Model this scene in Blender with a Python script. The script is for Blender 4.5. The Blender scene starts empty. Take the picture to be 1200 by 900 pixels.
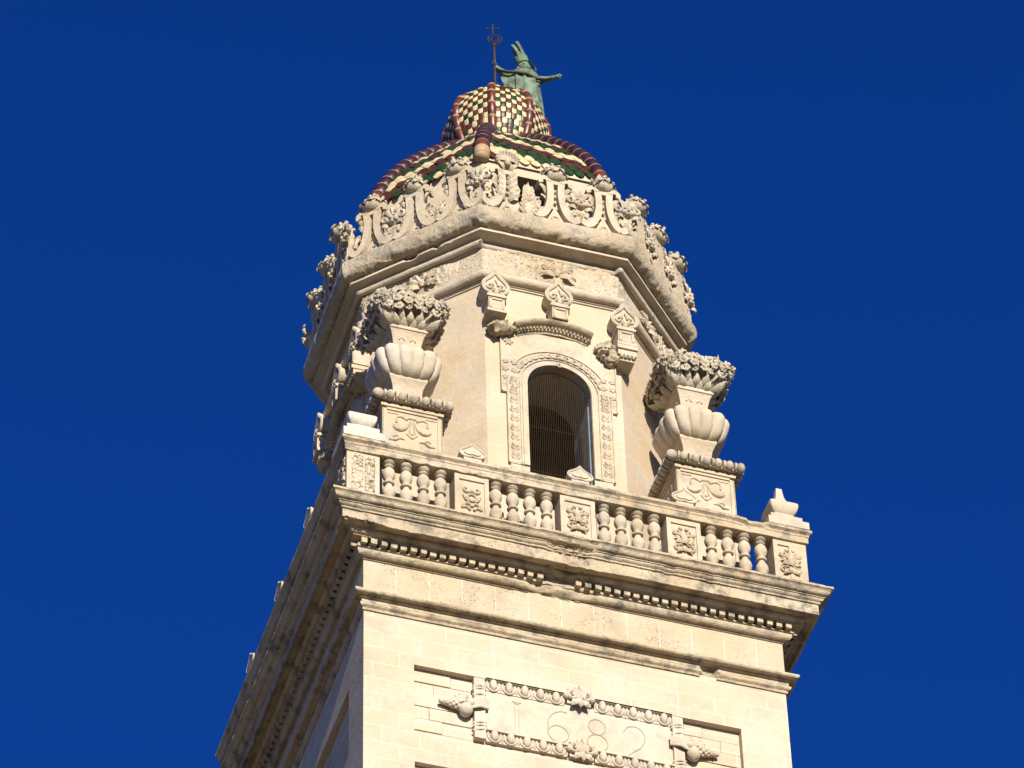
import bpy, math, random
from mathutils import Vector, Matrix, noise

PI = math.pi
R = math.radians
sc = bpy.context.scene
col = sc.collection

# ------------------------------------------------------------------ camera, sky, sun, exposure
GZ = -60.6                                            # level of the square below the tower
cam_d = bpy.data.cameras.new('camera')
cam = bpy.data.objects.new('camera', cam_d)
col.objects.link(cam)
YAW, EL, ROLL, DIST, FPX = 0.3247677, 0.8122236, -0.0303762, 85.92233, 5343.536
d = Vector((math.sin(YAW) * math.cos(EL), math.cos(YAW) * math.cos(EL), math.sin(EL)))
r0 = Vector((math.cos(YAW), -math.sin(YAW), 0))
u0 = r0.cross(d)
rr = math.cos(ROLL) * r0 + math.sin(ROLL) * u0
uu = -math.sin(ROLL) * r0 + math.cos(ROLL) * u0
cam.matrix_world = Matrix(((rr.x, uu.x, -d.x, 0), (rr.y, uu.y, -d.y, 0), (rr.z, uu.z, -d.z, 0), (0, 0, 0, 1)))
cam.location = Vector((-1.08325, -4.0, 3.35497)) - d * DIST
cam_d.sensor_width = 36
cam_d.lens = FPX / 1200 * 36
cam_d.clip_start = 1
cam_d.clip_end = 3000
sc.camera = cam

SUN_EL, SUN_AZ = R(21), R(-2.0)                        # azimuth measured from -Y (out of the front face) towards +X
sdir = Vector((math.sin(SUN_AZ) * math.cos(SUN_EL), -math.cos(SUN_AZ) * math.cos(SUN_EL), math.sin(SUN_EL)))
w = bpy.data.worlds.new('World')
sc.world = w
w.use_nodes = True
nt = w.node_tree
sky = nt.nodes.new('ShaderNodeTexSky')
sky.sky_type = 'NISHITA'
sky.sun_disc = False
sky.sun_elevation = SUN_EL
sky.sun_rotation = math.atan2(sdir.x, sdir.y)
sky.altitude = 2500
sky.air_density = 1.0
sky.dust_density = 0.0
sky.ozone_density = 10.0
bg = nt.nodes['Background']
bg.inputs['Strength'].default_value = 0.084
hs = nt.nodes.new('ShaderNodeHueSaturation')              # the deep polarised blue of the photograph
hs.inputs['Hue'].default_value = 0.515
hs.inputs['Saturation'].default_value = 1.095
nt.links.new(sky.outputs[0], hs.inputs['Color'])
nt.links.new(hs.outputs[0], bg.inputs[0])
sun_d = bpy.data.lights.new('sun', 'SUN')
sun_d.energy = 5.0
sun_d.angle = R(0.53)
sun_d.color = (1.0, 0.918, 0.775)
sun = bpy.data.objects.new('sun', sun_d)
sun.rotation_euler = sdir.to_track_quat('Z', 'Y').to_euler()
col.objects.link(sun)
vs = sc.view_settings
vs.view_transform = 'Standard'
vs.look = 'None'
vs.exposure = 0.76
vs.gamma = 1
vs.use_curve_mapping = False
sc.cycles.max_bounces = 6

# ------------------------------------------------------------------ materials
def mat(name):
    m = bpy.data.materials.new(name)
    m.use_nodes = True
    return m, m.node_tree.nodes, m.node_tree.links, m.node_tree.nodes['Principled BSDF']

def stone(name, a, b, grey=(0.2, 0.185, 0.16), grey_amt=0.5, grey_scale=1.6, rust=0.15, joints=None, bump=0.35, pits=0.4, rough=0.9, streak=False, pit_lo=0.5, pit_scale=22):
    """weathered limestone: two creams, grey lichen patches, rust marks, pits; joints = (brick width, row height, mortar)"""
    m, N, L, P = mat(name)
    tc = N.new('ShaderNodeTexCoord')
    geo = N.new('ShaderNodeNewGeometry')
    def nz(scale, detail=6, rough_=0.6, vec=None):
        n = N.new('ShaderNodeTexNoise')
        n.inputs['Scale'].default_value = scale
        n.inputs['Detail'].default_value = detail
        n.inputs['Roughness'].default_value = rough_
        L.new(vec or geo.outputs['Position'], n.inputs['Vector'])
        return n
    def ramp(sock, p0, p1, v0=0.0, v1=1.0):
        r = N.new('ShaderNodeMapRange')
        r.inputs[1].default_value = p0
        r.inputs[2].default_value = p1
        r.inputs[3].default_value = v0
        r.inputs[4].default_value = v1
        L.new(sock, r.inputs[0])
        return r.outputs[0]
    def mix(fac, c1, c2, mode='MIX'):
        x = N.new('ShaderNodeMix')
        x.data_type = 'RGBA'
        x.blend_type = mode
        for s, v in ((x.inputs[0], fac), (x.inputs[6], c1), (x.inputs[7], c2)):
            if isinstance(v, (int, float)): s.default_value = v
            elif isinstance(v, tuple): s.default_value = v + (1,)
            else: L.new(v, s)
        return x.outputs[2]
    def mul(s1, s2):
        x = N.new('ShaderNodeMath'); x.operation = 'MULTIPLY'
        for s, v in ((x.inputs[0], s1), (x.inputs[1], s2)):
            if isinstance(v, (int, float)): s.default_value = v
            else: L.new(v, s)
        return x.outputs[0]
    def add(s1, s2):
        x = N.new('ShaderNodeMath'); x.operation = 'ADD'
        L.new(s1, x.inputs[0]); L.new(s2, x.inputs[1])
        return x.outputs[0]
    n1 = nz(1.1, 5)
    c = mix(ramp(n1.outputs[0], 0.35, 0.65), a, b)
    n5 = nz(14, 4)
    c = mix(ramp(n5.outputs[0], 0.35, 0.7, 0.0, 0.34), c, tuple(v * 0.68 for v in a))
    n6 = nz(0.55, 4)
    c = mix(ramp(n6.outputs[0], 0.42, 0.62, 0.0, 0.4), c, tuple(v * k for v, k in zip(b, (0.94, 0.86, 0.74))))
    hgt = None
    if joints:
        bt = N.new('ShaderNodeTexBrick')
        bt.inputs['Scale'].default_value = 1
        bt.inputs['Brick Width'].default_value = joints[0]
        bt.inputs['Row Height'].default_value = joints[1]
        bt.inputs['Mortar Size'].default_value = joints[2]
        bt.inputs['Mortar Smooth'].default_value = 0.35
        bt.inputs['Bias'].default_value = 0.0
        bt.inputs['Color1'].default_value = (0, 0, 0, 1)
        bt.inputs['Color2'].default_value = (1, 1, 1, 1)
        bt.offset = 0.43
        bt.squash = 0.8
        bt.squash_frequency = 3
        uv = N.new('ShaderNodeUVMap'); uv.uv_map = 'UVMap'
        wob = nz(0.9, 3)
        vm = N.new('ShaderNodeVectorMath'); vm.operation = 'MULTIPLY_ADD'
        L.new(wob.outputs['Color'], vm.inputs[0])
        vm.inputs[1].default_value = (0.0, 0.0, 0) if joints[1] > 2 else (0.05, 0.05, 0)
        L.new(uv.outputs[0], vm.inputs[2])
        L.new(vm.outputs[0], bt.inputs['Vector'])
        sep = N.new('ShaderNodeSeparateColor'); L.new(bt.outputs['Color'], sep.inputs[0])
        c = mix(ramp(sep.outputs[0], 0, 1, 0.0, 0.42), c, tuple(v * k for v, k in zip(a, (0.92, 0.80, 0.68))))
        jn = nz(3.0, 3)
        jf = mul(bt.outputs['Fac'], ramp(jn.outputs[0], 0.36, 0.62, 0.15, 0.95))
        c = mix(jf, c, tuple(min(1, v * k) for v, k in zip(a, (1.2, 1.21, 1.22))))
        hgt = mul(bt.outputs['Fac'], -0.25)
    vec = None
    if streak:
        mp = N.new('ShaderNodeMapping'); mp.inputs['Scale'].default_value = (1, 1, 0.22)
        L.new(geo.outputs['Position'], mp.inputs['Vector']); vec = mp.outputs[0]
    n2 = nz(grey_scale, 9, 0.68, vec)
    g = mul(ramp(n2.outputs[0], 0.49, 0.63), grey_amt)
    c = mix(g, c, grey)
    n3 = nz(2.3, 7, 0.65)
    rs = mul(ramp(n3.outputs['Color'], 0.55, 0.66), rust)
    c = mix(rs, c, (0.36, 0.21, 0.085))
    vo = N.new('ShaderNodeTexVoronoi'); vo.inputs['Scale'].default_value = pit_scale
    L.new(geo.outputs['Position'], vo.inputs['Vector'])
    pm = nz(1.7, 4)
    pit = mul(mul(ramp(vo.outputs['Distance'], 0.0, 0.28, 1.0, 0.0), ramp(pm.outputs[0], pit_lo, pit_lo + 0.16)), pits)
    c = mix(mul(pit, 0.55), c, tuple(v * 0.35 for v in a))  # shade inside the pits is painted into the colour as well
    L.new(c, P.inputs['Base Color'])
    P.inputs['Roughness'].default_value = rough
    P.inputs['Specular IOR Level'].default_value = 0.15
    fine = nz(45, 6, 0.7)
    mid = nz(9, 5, 0.6)
    h = add(mul(fine.outputs[0], 0.35), mul(mid.outputs[0], 0.8))
    h = add(h, mul(pit, -1.2))
    if hgt: h = add(h, hgt)
    bp = N.new('ShaderNodeBump')
    bp.inputs['Strength'].default_value = bump
    bp.inputs['Distance'].default_value = 0.07
    L.new(h, bp.inputs['Height'])
    L.new(bp.outputs[0], P.inputs['Normal'])
    return m

CA, CB = (0.50, 0.43, 0.325), (0.45, 0.375, 0.265)
M = {}
M['ashlar'] = stone('ashlar_limestone', (0.51, 0.44, 0.34), (0.475, 0.40, 0.295), grey_amt=0.2, rust=0.10, joints=(0.86, 0.37, 0.013), bump=0.36, pits=0.35)
M['frieze'] = stone('frieze_limestone', CA, CB, grey_amt=0.3, rust=0.1, joints=(0.62, 3.0, 0.017), bump=0.6, pits=1.4, pit_lo=0.44, pit_scale=17)
M['plaster'] = stone('smooth_limestone', (0.50, 0.425, 0.32), (0.46, 0.38, 0.27), grey_amt=0.16, grey_scale=0.8, rust=0.10, bump=0.3, pits=0.45, joints=(1.3, 0.62, 0.006))
M['carved'] = stone('carved_limestone', CA, CB, grey_amt=0.4, grey_scale=2.6, rust=0.16, bump=0.5, pits=0.6)
M['cornice'] = stone('weathered_cornice_limestone', (0.48, 0.405, 0.29), (0.42, 0.345, 0.235), grey=(0.15, 0.135, 0.108), grey_amt=0.85, grey_scale=3.0, rust=0.5, bump=0.75, pits=1.0)
M['crown'] = stone('eroded_limestone', (0.47, 0.40, 0.29), (0.40, 0.33, 0.225), grey_amt=0.65, grey_scale=2.4, rust=0.25, bump=0.9, pits=1.0)
M['flower'] = stone('lichened_limestone', (0.49, 0.435, 0.34), (0.43, 0.37, 0.275), grey=(0.21, 0.20, 0.18), grey_amt=0.6, grey_scale=3.2, rust=0.1, bump=0.6, pits=0.5)
M['porous'] = stone('porous_limestone', CA, CB, grey_amt=0.25, grey_scale=3.0, rust=0.35, bump=0.7, pits=1.2, pit_lo=0.38, pit_scale=15)
M['urn'] = stone('pale_carved_limestone', (0.50, 0.44, 0.35), (0.45, 0.385, 0.285), grey=(0.25, 0.24, 0.225), grey_amt=0.4, grey_scale=2.2, rust=0.05, bump=0.25, pits=0.3)
M['white'] = stone('new_white_limestone', (0.56, 0.515, 0.43), (0.49, 0.44, 0.355), grey_amt=0.45, grey_scale=3, rust=0.04, bump=0.15, pits=0.15)
M['shaded_stone'] = stone('shaded_interior_limestone', (0.17, 0.125, 0.08), (0.13, 0.095, 0.06), grey_amt=0.3, rust=0.1, bump=0.3, pits=0.2, joints=(0.9, 0.38, 0.012))  # limestone darkened in colour so the belfry inside looks shaded
M['paving'] = stone('paving_limestone', (0.20, 0.165, 0.115), (0.16, 0.13, 0.09), grey_amt=0.4, rust=0.05, joints=(0.9, 0.5, 0.01), bump=0.2)

def plain(name, c, rough=0.5, spec=0.5, metal=0.0, var=0.25, nscale=6, bump=0.0, c2=None):
    m, N, L, P = mat(name)
    geo = N.new('ShaderNodeNewGeometry')
    n = N.new('ShaderNodeTexNoise'); n.inputs['Scale'].default_value = nscale; n.inputs['Detail'].default_value = 6
    L.new(geo.outputs['Position'], n.inputs['Vector'])
    rp = N.new('ShaderNodeMapRange'); rp.inputs[1].default_value = 0.35; rp.inputs[2].default_value = 0.65
    L.new(n.outputs[0], rp.inputs[0])
    mx = N.new('ShaderNodeMix'); mx.data_type = 'RGBA'
    L.new(rp.outputs[0], mx.inputs[0])
    mx.inputs[6].default_value = c + (1,)
    mx.inputs[7].default_value = (c2 or tuple(v * (1 - var) for v in c)) + (1,)
    L.new(mx.outputs[2], P.inputs['Base Color'])
    P.inputs['Roughness'].default_value = rough
    P.inputs['Specular IOR Level'].default_value = spec
    P.inputs['Metallic'].default_value = metal
    if bump:
        bp = N.new('ShaderNodeBump'); bp.inputs['Strength'].default_value = bump; bp.inputs['Distance'].default_value = 0.03
        L.new(n.outputs[0], bp.inputs['Height']); L.new(bp.outputs[0], P.inputs['Normal'])
    return m

M['t_cream'] = plain('cream_glazed_tile', (0.56, 0.465, 0.255), 0.42, 0.35, var=0.3, nscale=5)
M['t_green'] = plain('green_glazed_tile', (0.018, 0.048, 0.010), 0.42, 0.35, var=0.5, nscale=5)
M['t_maroon'] = plain('maroon_glazed_tile', (0.075, 0.024, 0.012), 0.42, 0.35, var=0.45, nscale=5)
M['t_brown'] = plain('brown_glazed_tile', (0.085, 0.026, 0.009), 0.42, 0.35, var=0.5, nscale=5)
M['t_dkgreen'] = plain('dark_green_glazed_tile', (0.014, 0.032, 0.016), 0.42, 0.35, var=0.5, nscale=5)
M['r_purple'] = plain('purple_glazed_ridge_tile', (0.034, 0.007, 0.011), 0.42, 0.5, var=0.4, nscale=4)
M['r_orange'] = plain('orange_glazed_ridge_tile', (0.115, 0.027, 0.007), 0.4, 0.5, var=0.4, nscale=4)
M['r_joint'] = plain('mortar_joint', (0.36, 0.25, 0.15), 0.9, 0.1)
M['copper'] = plain('verdigris_copper', (0.15, 0.215, 0.145), 0.75, 0.2, c2=(0.065, 0.085, 0.06), nscale=5, bump=0.35)
M['copper_dark'] = plain('dark_copper_and_arm_shade', (0.07, 0.065, 0.045), 0.7, 0.2, c2=(0.045, 0.035, 0.025), nscale=5, bump=0.3)  # dark copper of the statue base; also the painted shade under the arms
M['iron'] = plain('rusty_iron', (0.055, 0.036, 0.028), 0.8, 0.2, var=0.4)
M['wire'] = plain('brown_wire', (0.08, 0.055, 0.032), 0.8, 0.1)
M['pipe'] = plain('blue_grey_pipe', (0.13, 0.17, 0.215), 0.5, 0.3)
M['numeral'] = stone('numeral_limestone', (0.44, 0.385, 0.295), (0.40, 0.34, 0.25), grey_amt=0.2, bump=0.2, pits=0.1)

# ------------------------------------------------------------------ mesh builder
class MB:
    def __init__(s):
        s.v, s.f, s.mi = [], [], []
        s.T = Matrix.Identity(4)
    def add(s, vs_, fs, mi=0):
        o = len(s.v)
        for p in vs_: s.v.append(tuple(s.T @ Vector(p)))
        for f in fs:
            s.f.append(tuple(i + o for i in f)); s.mi.append(mi)
    def box(s, c, h, mi=0, taper=1.0):
        x, y, z = c; a, b, e = h
        vs_ = []
        for k, t in ((-1, 1.0), (1, taper)):
            for i, j in ((-1, -1), (1, -1), (1, 1), (-1, 1)):
                vs_.append((x + i * a * t, y + j * b * t, z + k * e))
        s.add(vs_, [(3, 2, 1, 0), (4, 5, 6, 7), (0, 1, 5, 4), (1, 2, 6, 5), (2, 3, 7, 6), (3, 0, 4, 7)], mi)
    def blob(s, c, rad, nu=8, nv=6, jit=0.0, rot=None, mi=0):
        c = Vector(c); vs_, fs = [], []
        for j in range(nv + 1):
            t = PI * j / nv
            for i in range(nu):
                a = 2 * PI * i / nu
                p = Vector((rad[0] * math.sin(t) * math.cos(a), rad[1] * math.sin(t) * math.sin(a), rad[2] * math.cos(t)))
                if jit: p *= 1 + jit * noise.noise(p * 9 / max(rad) * 0.25 + c * 5)
                if rot: p = rot @ p
                vs_.append(c + p)
        for j in range(nv):
            for i in range(nu):
                k = (i + 1) % nu
                fs.append((j * nu + i, (j + 1) * nu + i, (j + 1) * nu + k, j * nu + k))
        s.add(vs_, fs, mi)
    def tube(s, pts, rad, n=6, cap=True, flat=None, mis=None, up=None):
        """sweep a round section (or rectangle flat=(half width, half depth)) along pts; rad may be a list"""
        pts = [Vector(p) for p in pts]
        m_ = len(pts)
        vs_, fs = [], []
        prev = None
        for i, p in enumerate(pts):
            t = (pts[min(i + 1, m_ - 1)] - pts[max(i - 1, 0)]).normalized()
            if up is not None:
                b = Vector(up); a = b.cross(t)
                if a.length < 1e-4: a = Vector((1, 0, 0))
                a.normalize()
            else:
                if prev is None:
                    q = Vector((0, 0, 1)) if abs(t.z) < 0.9 else Vector((1, 0, 0))
                    a = q.cross(t).normalized()
                else:
                    a = (prev - t * prev.dot(t)).normalized()
                b = t.cross(a)
            prev = a
            r_ = rad[i] if isinstance(rad, (list, tuple)) else rad
            if flat:
                for x, y in ((-1, -1), (1, -1), (1, 1), (-1, 1)):
                    vs_.append(p + a * (x * flat[0] * r_) + b * (y * flat[1] * (r_ if r_ < 1 else 1)))
            else:
                for k in range(n):
                    g = 2 * PI * k / n
                    vs_.append(p + a * (math.cos(g) * r_) + b * (math.sin(g) * r_))
        n_ = 4 if flat else n
        for i in range(m_ - 1):
            for k in range(n_):
                k2 = (k + 1) % n_
                s.add([], [])
                fs.append((i * n_ + k, i * n_ + k2, (i + 1) * n_ + k2, (i + 1) * n_ + k))
        if mis:
            o = len(s.v)
            for p in vs_: s.v.append(tuple(s.T @ p))
            for q, f in enumerate(fs):
                s.f.append(tuple(i + o for i in f)); s.mi.append(mis[q // n_])
            if cap:
                s.f.append(tuple(o + i for i in reversed(range(n_)))); s.mi.append(mis[0])
                s.f.append(tuple(o + (m_ - 1) * n_ + i for i in range(n_))); s.mi.append(mis[-1])
            return
        if cap:
            fs.append(tuple(reversed(range(n_))))
            fs.append(tuple((m_ - 1) * n_ + i for i in range(n_)))
        s.add(vs_, fs)
    def lathe(s, prof, n=16, c=(0, 0, 0), fn=None, mi=0, cap=True):
        """prof = [(r, z)]; fn(angle, k) scales the radius"""
        vs_, fs = [], []
        for k, (r_, z) in enumerate(prof):
            for i in range(n):
                a = 2 * PI * i / n
                q = r_ * (fn(a, k) if fn else 1)
                vs_.append((c[0] + q * math.cos(a), c[1] + q * math.sin(a), c[2] + z))
        for k in range(len(prof) - 1):
            for i in range(n):
                j = (i + 1) % n
                fs.append((k * n + i, k * n + j, (k + 1) * n + j, (k + 1) * n + i))
        if cap:
            fs.append(tuple(reversed(range(n))))
            fs.append(tuple((len(prof) - 1) * n + i for i in range(n)))
        s.add(vs_, fs, mi)
    def leaf(s, base, tip, width, out, curl=0.3, thick=0.02, n=5, mi=0):
        """a thick pointed leaf from base to tip that bows towards out"""
        base, tip, out = Vector(base), Vector(tip), Vector(out)
        ax = tip - base; L_ = ax.length
        side = ax.cross(out).normalized(); nn = side.cross(ax).normalized()
        vs_, fs = [], []
        for i in range(n + 1):
            t = i / n
            wd = width * (math.sin(PI * min(1, 0.18 + 0.82 * t)) ** 0.8) * 0.5 + 0.002
            p = base + ax * t + nn * (curl * L_ * math.sin(PI * t * 0.9))
            for k, (sx, sy) in enumerate(((-1, -0.3), (0, 0.6), (1, -0.3), (0, -1.0))):
                vs_.append(p + side * (sx * wd) + nn * (sy * thick))
        for i in range(n):
            for k in range(4):
                j = (k + 1) % 4
                fs.append((i * 4 + k, i * 4 + j, (i + 1) * 4 + j, (i + 1) * 4 + k))
        fs.append((3, 2, 1, 0)); fs.append((n * 4, n * 4 + 1, n * 4 + 2, n * 4 + 3))
        s.add(vs_, fs, mi)
    def prism(s, outline, y0, y1, mi=0):
        """outline [(x, z)] counter-clockwise seen from -Y; extruded from y0 (front) to y1 (back)"""
        n = len(outline)
        vs_ = [(x, y0, z) for x, z in outline] + [(x, y1, z) for x, z in outline]
        fs = [tuple(range(n)), tuple(reversed(range(n, 2 * n)))]
        for i in range(n):
            j = (i + 1) % n
            fs.append((j, i, i + n, j + n))
        s.add(vs_, fs, mi)
    def build(s, name, mats, parent=None, smooth=40, loc=None, recalc=True):
        me = bpy.data.meshes.new(name)
        me.from_pydata(s.v, [], s.f)
        if not isinstance(mats, (list, tuple)): mats = [mats]
        for m_ in mats: me.materials.append(m_)
        me.polygons.foreach_set('material_index', s.mi)
        import bmesh
        bm = bmesh.new(); bm.from_mesh(me)
        if recalc: bmesh.ops.recalc_face_normals(bm, faces=bm.faces)
        uvl = bm.loops.layers.uv.new('UVMap')
        for f in bm.faces:
            f.smooth = smooth > 0
            n = f.normal
            if abs(n.z) > 0.75: ax = (Vector((1, 0, 0)), Vector((0, 1, 0)))
            else:
                q_ = round(math.atan2(n.y, n.x) / (PI / 4)) * PI / 4
                t = Vector((-math.sin(q_), math.cos(q_), 0))
                ax = (t, Vector((0, 0, 1)))
            for l in f.loops:
                l[uvl].uv = (l.vert.co.dot(ax[0]) + 20.11, l.vert.co.dot(ax[1]) + 0.07)
        if smooth:
            cs = math.cos(R(smooth))
            for e in bm.edges:
                if len(e.link_faces) == 2:
                    e.smooth = e.link_faces[0].normal.dot(e.link_faces[1].normal) > cs
                else: e.smooth = False
        bm.to_mesh(me); bm.free()
        o = bpy.data.objects.new(name, me)
        col.objects.link(o)
        if parent: o.parent = parent
        if loc: o.location = loc
        return o

def empty(name, loc, rz=0):
    o = bpy.data.objects.new(name, None)
    o.location = loc; o.rotation_euler.z = rz
    o.empty_display_size = 0.3
    col.objects.link(o)
    return o
def tag(o, label=None, cat=None, group=None, kind=None):
    if label: o['label'] = label
    if cat: o['category'] = cat
    if group: o['group'] = group
    if kind: o['kind'] = kind
    return o
def copy_tree(o, parent=None):
    c = o.copy(); col.objects.link(c)
    if parent: c.parent = parent
    for ch in list(o.children): copy_tree(ch, c)
    return c

def nz3(p, f, seed=0.0): return noise.noise(Vector(p) * f + Vector((seed, seed * 1.7, -seed)))
def fbm(p, f, seed=0.0): return nz3(p, f, seed) + 0.5 * nz3(p, f * 2.1, seed) + 0.25 * nz3(p, f * 4.3, seed)
def sstep(a, b, x):
    t = max(0.0, min(1.0, (x - a) / (b - a))); return t * t * (3 - 2 * t)

def offset_poly(P, o):
    n = len(P); out = []
    for i in range(n):
        a, b, c = Vector(P[i - 1]), Vector(P[i]), Vector(P[(i + 1) % n])
        n1 = Vector(((b - a).y, -(b - a).x)).normalized(); n2 = Vector(((c - b).y, -(c - b).x)).normalized()
        k = (n1 + n2); k = k / (1 + n1.dot(n2))
        out.append(b + k * o)
    return out

def moulding(mb, P, prof, seg=0.25, erode=None, close_ends=False, jitter=0.004, mi=0, sides=None):
    """sweep profile [(offset, z)] round the counter-clockwise polygon P with mitred corners"""
    n = len(P)
    rings = [offset_poly(P, o) for o, z in prof]
    cuts = []
    for i in range(n):
        L_ = (Vector(P[(i + 1) % n]) - Vector(P[i])).length
        cuts.append(max(1, int(L_ / seg)))
    vs_, fs = [], []
    tot = sum(cuts)
    for (o, z), ring in zip(prof, rings):
        for i in range(n):
            a, b = ring[i], ring[(i + 1) % n]
            e = (b - a).normalized(); nn = Vector((e.y, -e.x))
            for k in range(cuts[i]):
                t = k / cuts[i]
                p = a + (b - a) * t
                q = Vector((p.x, p.y, z))
                dn = jitter * fbm(q, 3.0)
                dz = jitter * 0.6 * fbm(q, 2.2, 7)
                if erode:
                    ex, ez = erode(q, o)
                    dn -= ex; dz += ez
                vs_.append((p.x + nn.x * dn, p.y + nn.y * dn, z + dz))
    for r_ in range(len(prof) - 1):
        for k in range(tot):
            j = (k + 1) % tot
            fs.append((r_ * tot + k, r_ * tot + j, (r_ + 1) * tot + j, (r_ + 1) * tot + k))
    mb.add(vs_, fs, mi)

def arc(c, r_, a0, a1, n):
    """profile arc in the (offset, z) plane, angles in degrees, 0 = outwards, 90 = up"""
    return [(c[0] + r_ * math.cos(R(a0 + (a1 - a0) * i / n)), c[1] + r_ * math.sin(R(a0 + (a1 - a0) * i / n))) for i in range(n + 1)]

def square(h): return [Vector((-h, -h)), Vector((h, -h)), Vector((h, h)), Vector((-h, h))]

# ------------------------------------------------------------------ ground
g = MB()
g.add([(-700, -700, 0), (700, -700, 0), (700, 700, 0), (-700, 700, 0)], [(0, 1, 2, 3)])
ground = g.build('ground', M['paving'], loc=(0, 0, GZ), smooth=0)
tag(ground, kind='structure')

# ------------------------------------------------------------------ the tower: one thing
tower = empty('bell_tower', (0, 0, GZ))
tag(tower, 'tall cream limestone bell tower with a square shaft, octagonal belfry and tiled dome', 'bell tower')
def LT():
    m_ = MB(); m_.T = Matrix.Translation((0, 0, -GZ)); return m_

# square shaft with a sunk panel on each face
A = 3.96
PX, PD = 3.04, 0.13
mb = LT()
base_T = mb.T.copy()
for k in range(4):
    mb.T = base_T @ Matrix.Rotation(k * PI / 2, 4, 'Z')
    z0, z1 = -12.6, -3.2
    def q(x0, x1, za, zb, y=-A, nx=1, nz_=1): mb.add([(x0, y, za), (x1, y, za), (x1, y, zb), (x0, y, zb)], [(0, 1, 2, 3)])
    q(-A, -PX, z0, z1); q(PX, A, z0, z1); q(-PX, PX, -4.33, z1); q(-PX, PX, -6.60, -5.92); q(-PX, PX, z0, -9.8)
    yb = -A + PD + 0.012
    for PZ0, PZ1 in ((-5.92, -4.33), (-9.8, -6.60)):
        random.seed(40 + k)
        zc = PZ1
        row = 0
        while zc > PZ0 + 0.01:
            zn = max(PZ0, zc - 0.285)
            x = -PX; first_ = True
            while x < PX - 0.001:
                ln = random.uniform(0.45, 1.0) * (0.5 if first_ and row % 2 else 1.0); first_ = False
                xn = PX if x + ln > PX - 0.3 else x + ln
                dp = random.uniform(-0.010, 0.014); g_ = 0.007
                y0_, y1_ = -A + PD - 0.006 - dp, -A + PD + 0.012
                v_ = [(x, y1_, zn), (xn, y1_, zn), (xn, y1_, zc), (x, y1_, zc), (x + g_, y0_, zn + g_ * 1.6), (xn - g_, y0_, zn + g_ * 1.6), (xn - g_, y0_, zc - g_ * 1.2), (x + g_, y0_, zc - g_ * 1.2)]
                mb.add(v_, [(4, 5, 6, 7), (0, 1, 5, 4), (1, 2, 6, 5), (2, 3, 7, 6), (3, 0, 4, 7)])
                x = xn
            zc = zn; row += 1
        mb.add([(-PX, -A, PZ1), (PX, -A, PZ1), (PX, yb, PZ1), (-PX, yb, PZ1)], [(0, 1, 2, 3)])
        mb.add([(-PX, -A, PZ0), (PX, -A, PZ0), (PX, yb, PZ0), (-PX, yb, PZ0)], [(3, 2, 1, 0)])
        mb.add([(-PX, -A, PZ0), (-PX, yb, PZ0), (-PX, yb, PZ1), (-PX, -A, PZ1)], [(0, 1, 2, 3)])
        mb.add([(PX, -A, PZ0), (PX, yb, PZ0), (PX, yb, PZ1), (PX, -A, PZ1)], [(3, 2, 1, 0)])
mb.build('shaft_wall', M['ashlar'], tower, smooth=0, recalc=False)
# lower storeys (out of the picture)
mb = LT()
for h, za, zb in ((5.4, -60.6, -45), (5.0, -44.6, -29), (4.6, -28.6, -12.9)):
    mb.box((0, 0, (za + zb) / 2), (h, h, (zb - za) / 2))
    mb.box((0, 0, zb + 0.2), (h + 0.35, h + 0.35, 0.198))
mb.build('lower_storeys', M['ashlar'], tower, smooth=0)

# architrave
mb = LT()
P = square(A)
prof = [(-0.05, -3.26), (0.03, -3.26), (0.03, -3.215)] + arc((0.03, -3.15), 0.055, -85, 85, 6) + \
       [(0.05, -3.085), (0.05, -3.01), (0.095, -3.005), (0.095, -2.98)] + arc((0.165, -2.935), 0.05, -120, 90, 7) + [(0.05, -2.87), (-0.05, -2.86)]
def er_arch(p, o):
    m_ = sstep(0.55, 0.95, fbm(p, 0.9, 3.3)) * max(0, o) * 0.5
    if abs(p.y + A) < 0.4 and 2.35 < p.x < 2.62 and o < 0.1: m_ += 0.09          # lost piece of the lower moulding
    return m_, 0.0
moulding(mb, P, prof, 0.07, er_arch)
mb.build('architrave', M['cornice'], tower, smooth=50)

# frieze
mb = LT()
prof = [(0.0, -2.885)] + [(0.012, -2.875 + 0.9 * i / 8) for i in range(9)]
def er_fr(p, o): return (0.03 * max(0, fbm(p, 7, 1.1)) * sstep(0.1, 0.5, fbm(p, 1.1, 5.2)), 0)
moulding(mb, P, prof, 0.06, er_fr, jitter=0.002)
mb.build('frieze', M['frieze'], tower, smooth=50)

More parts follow.
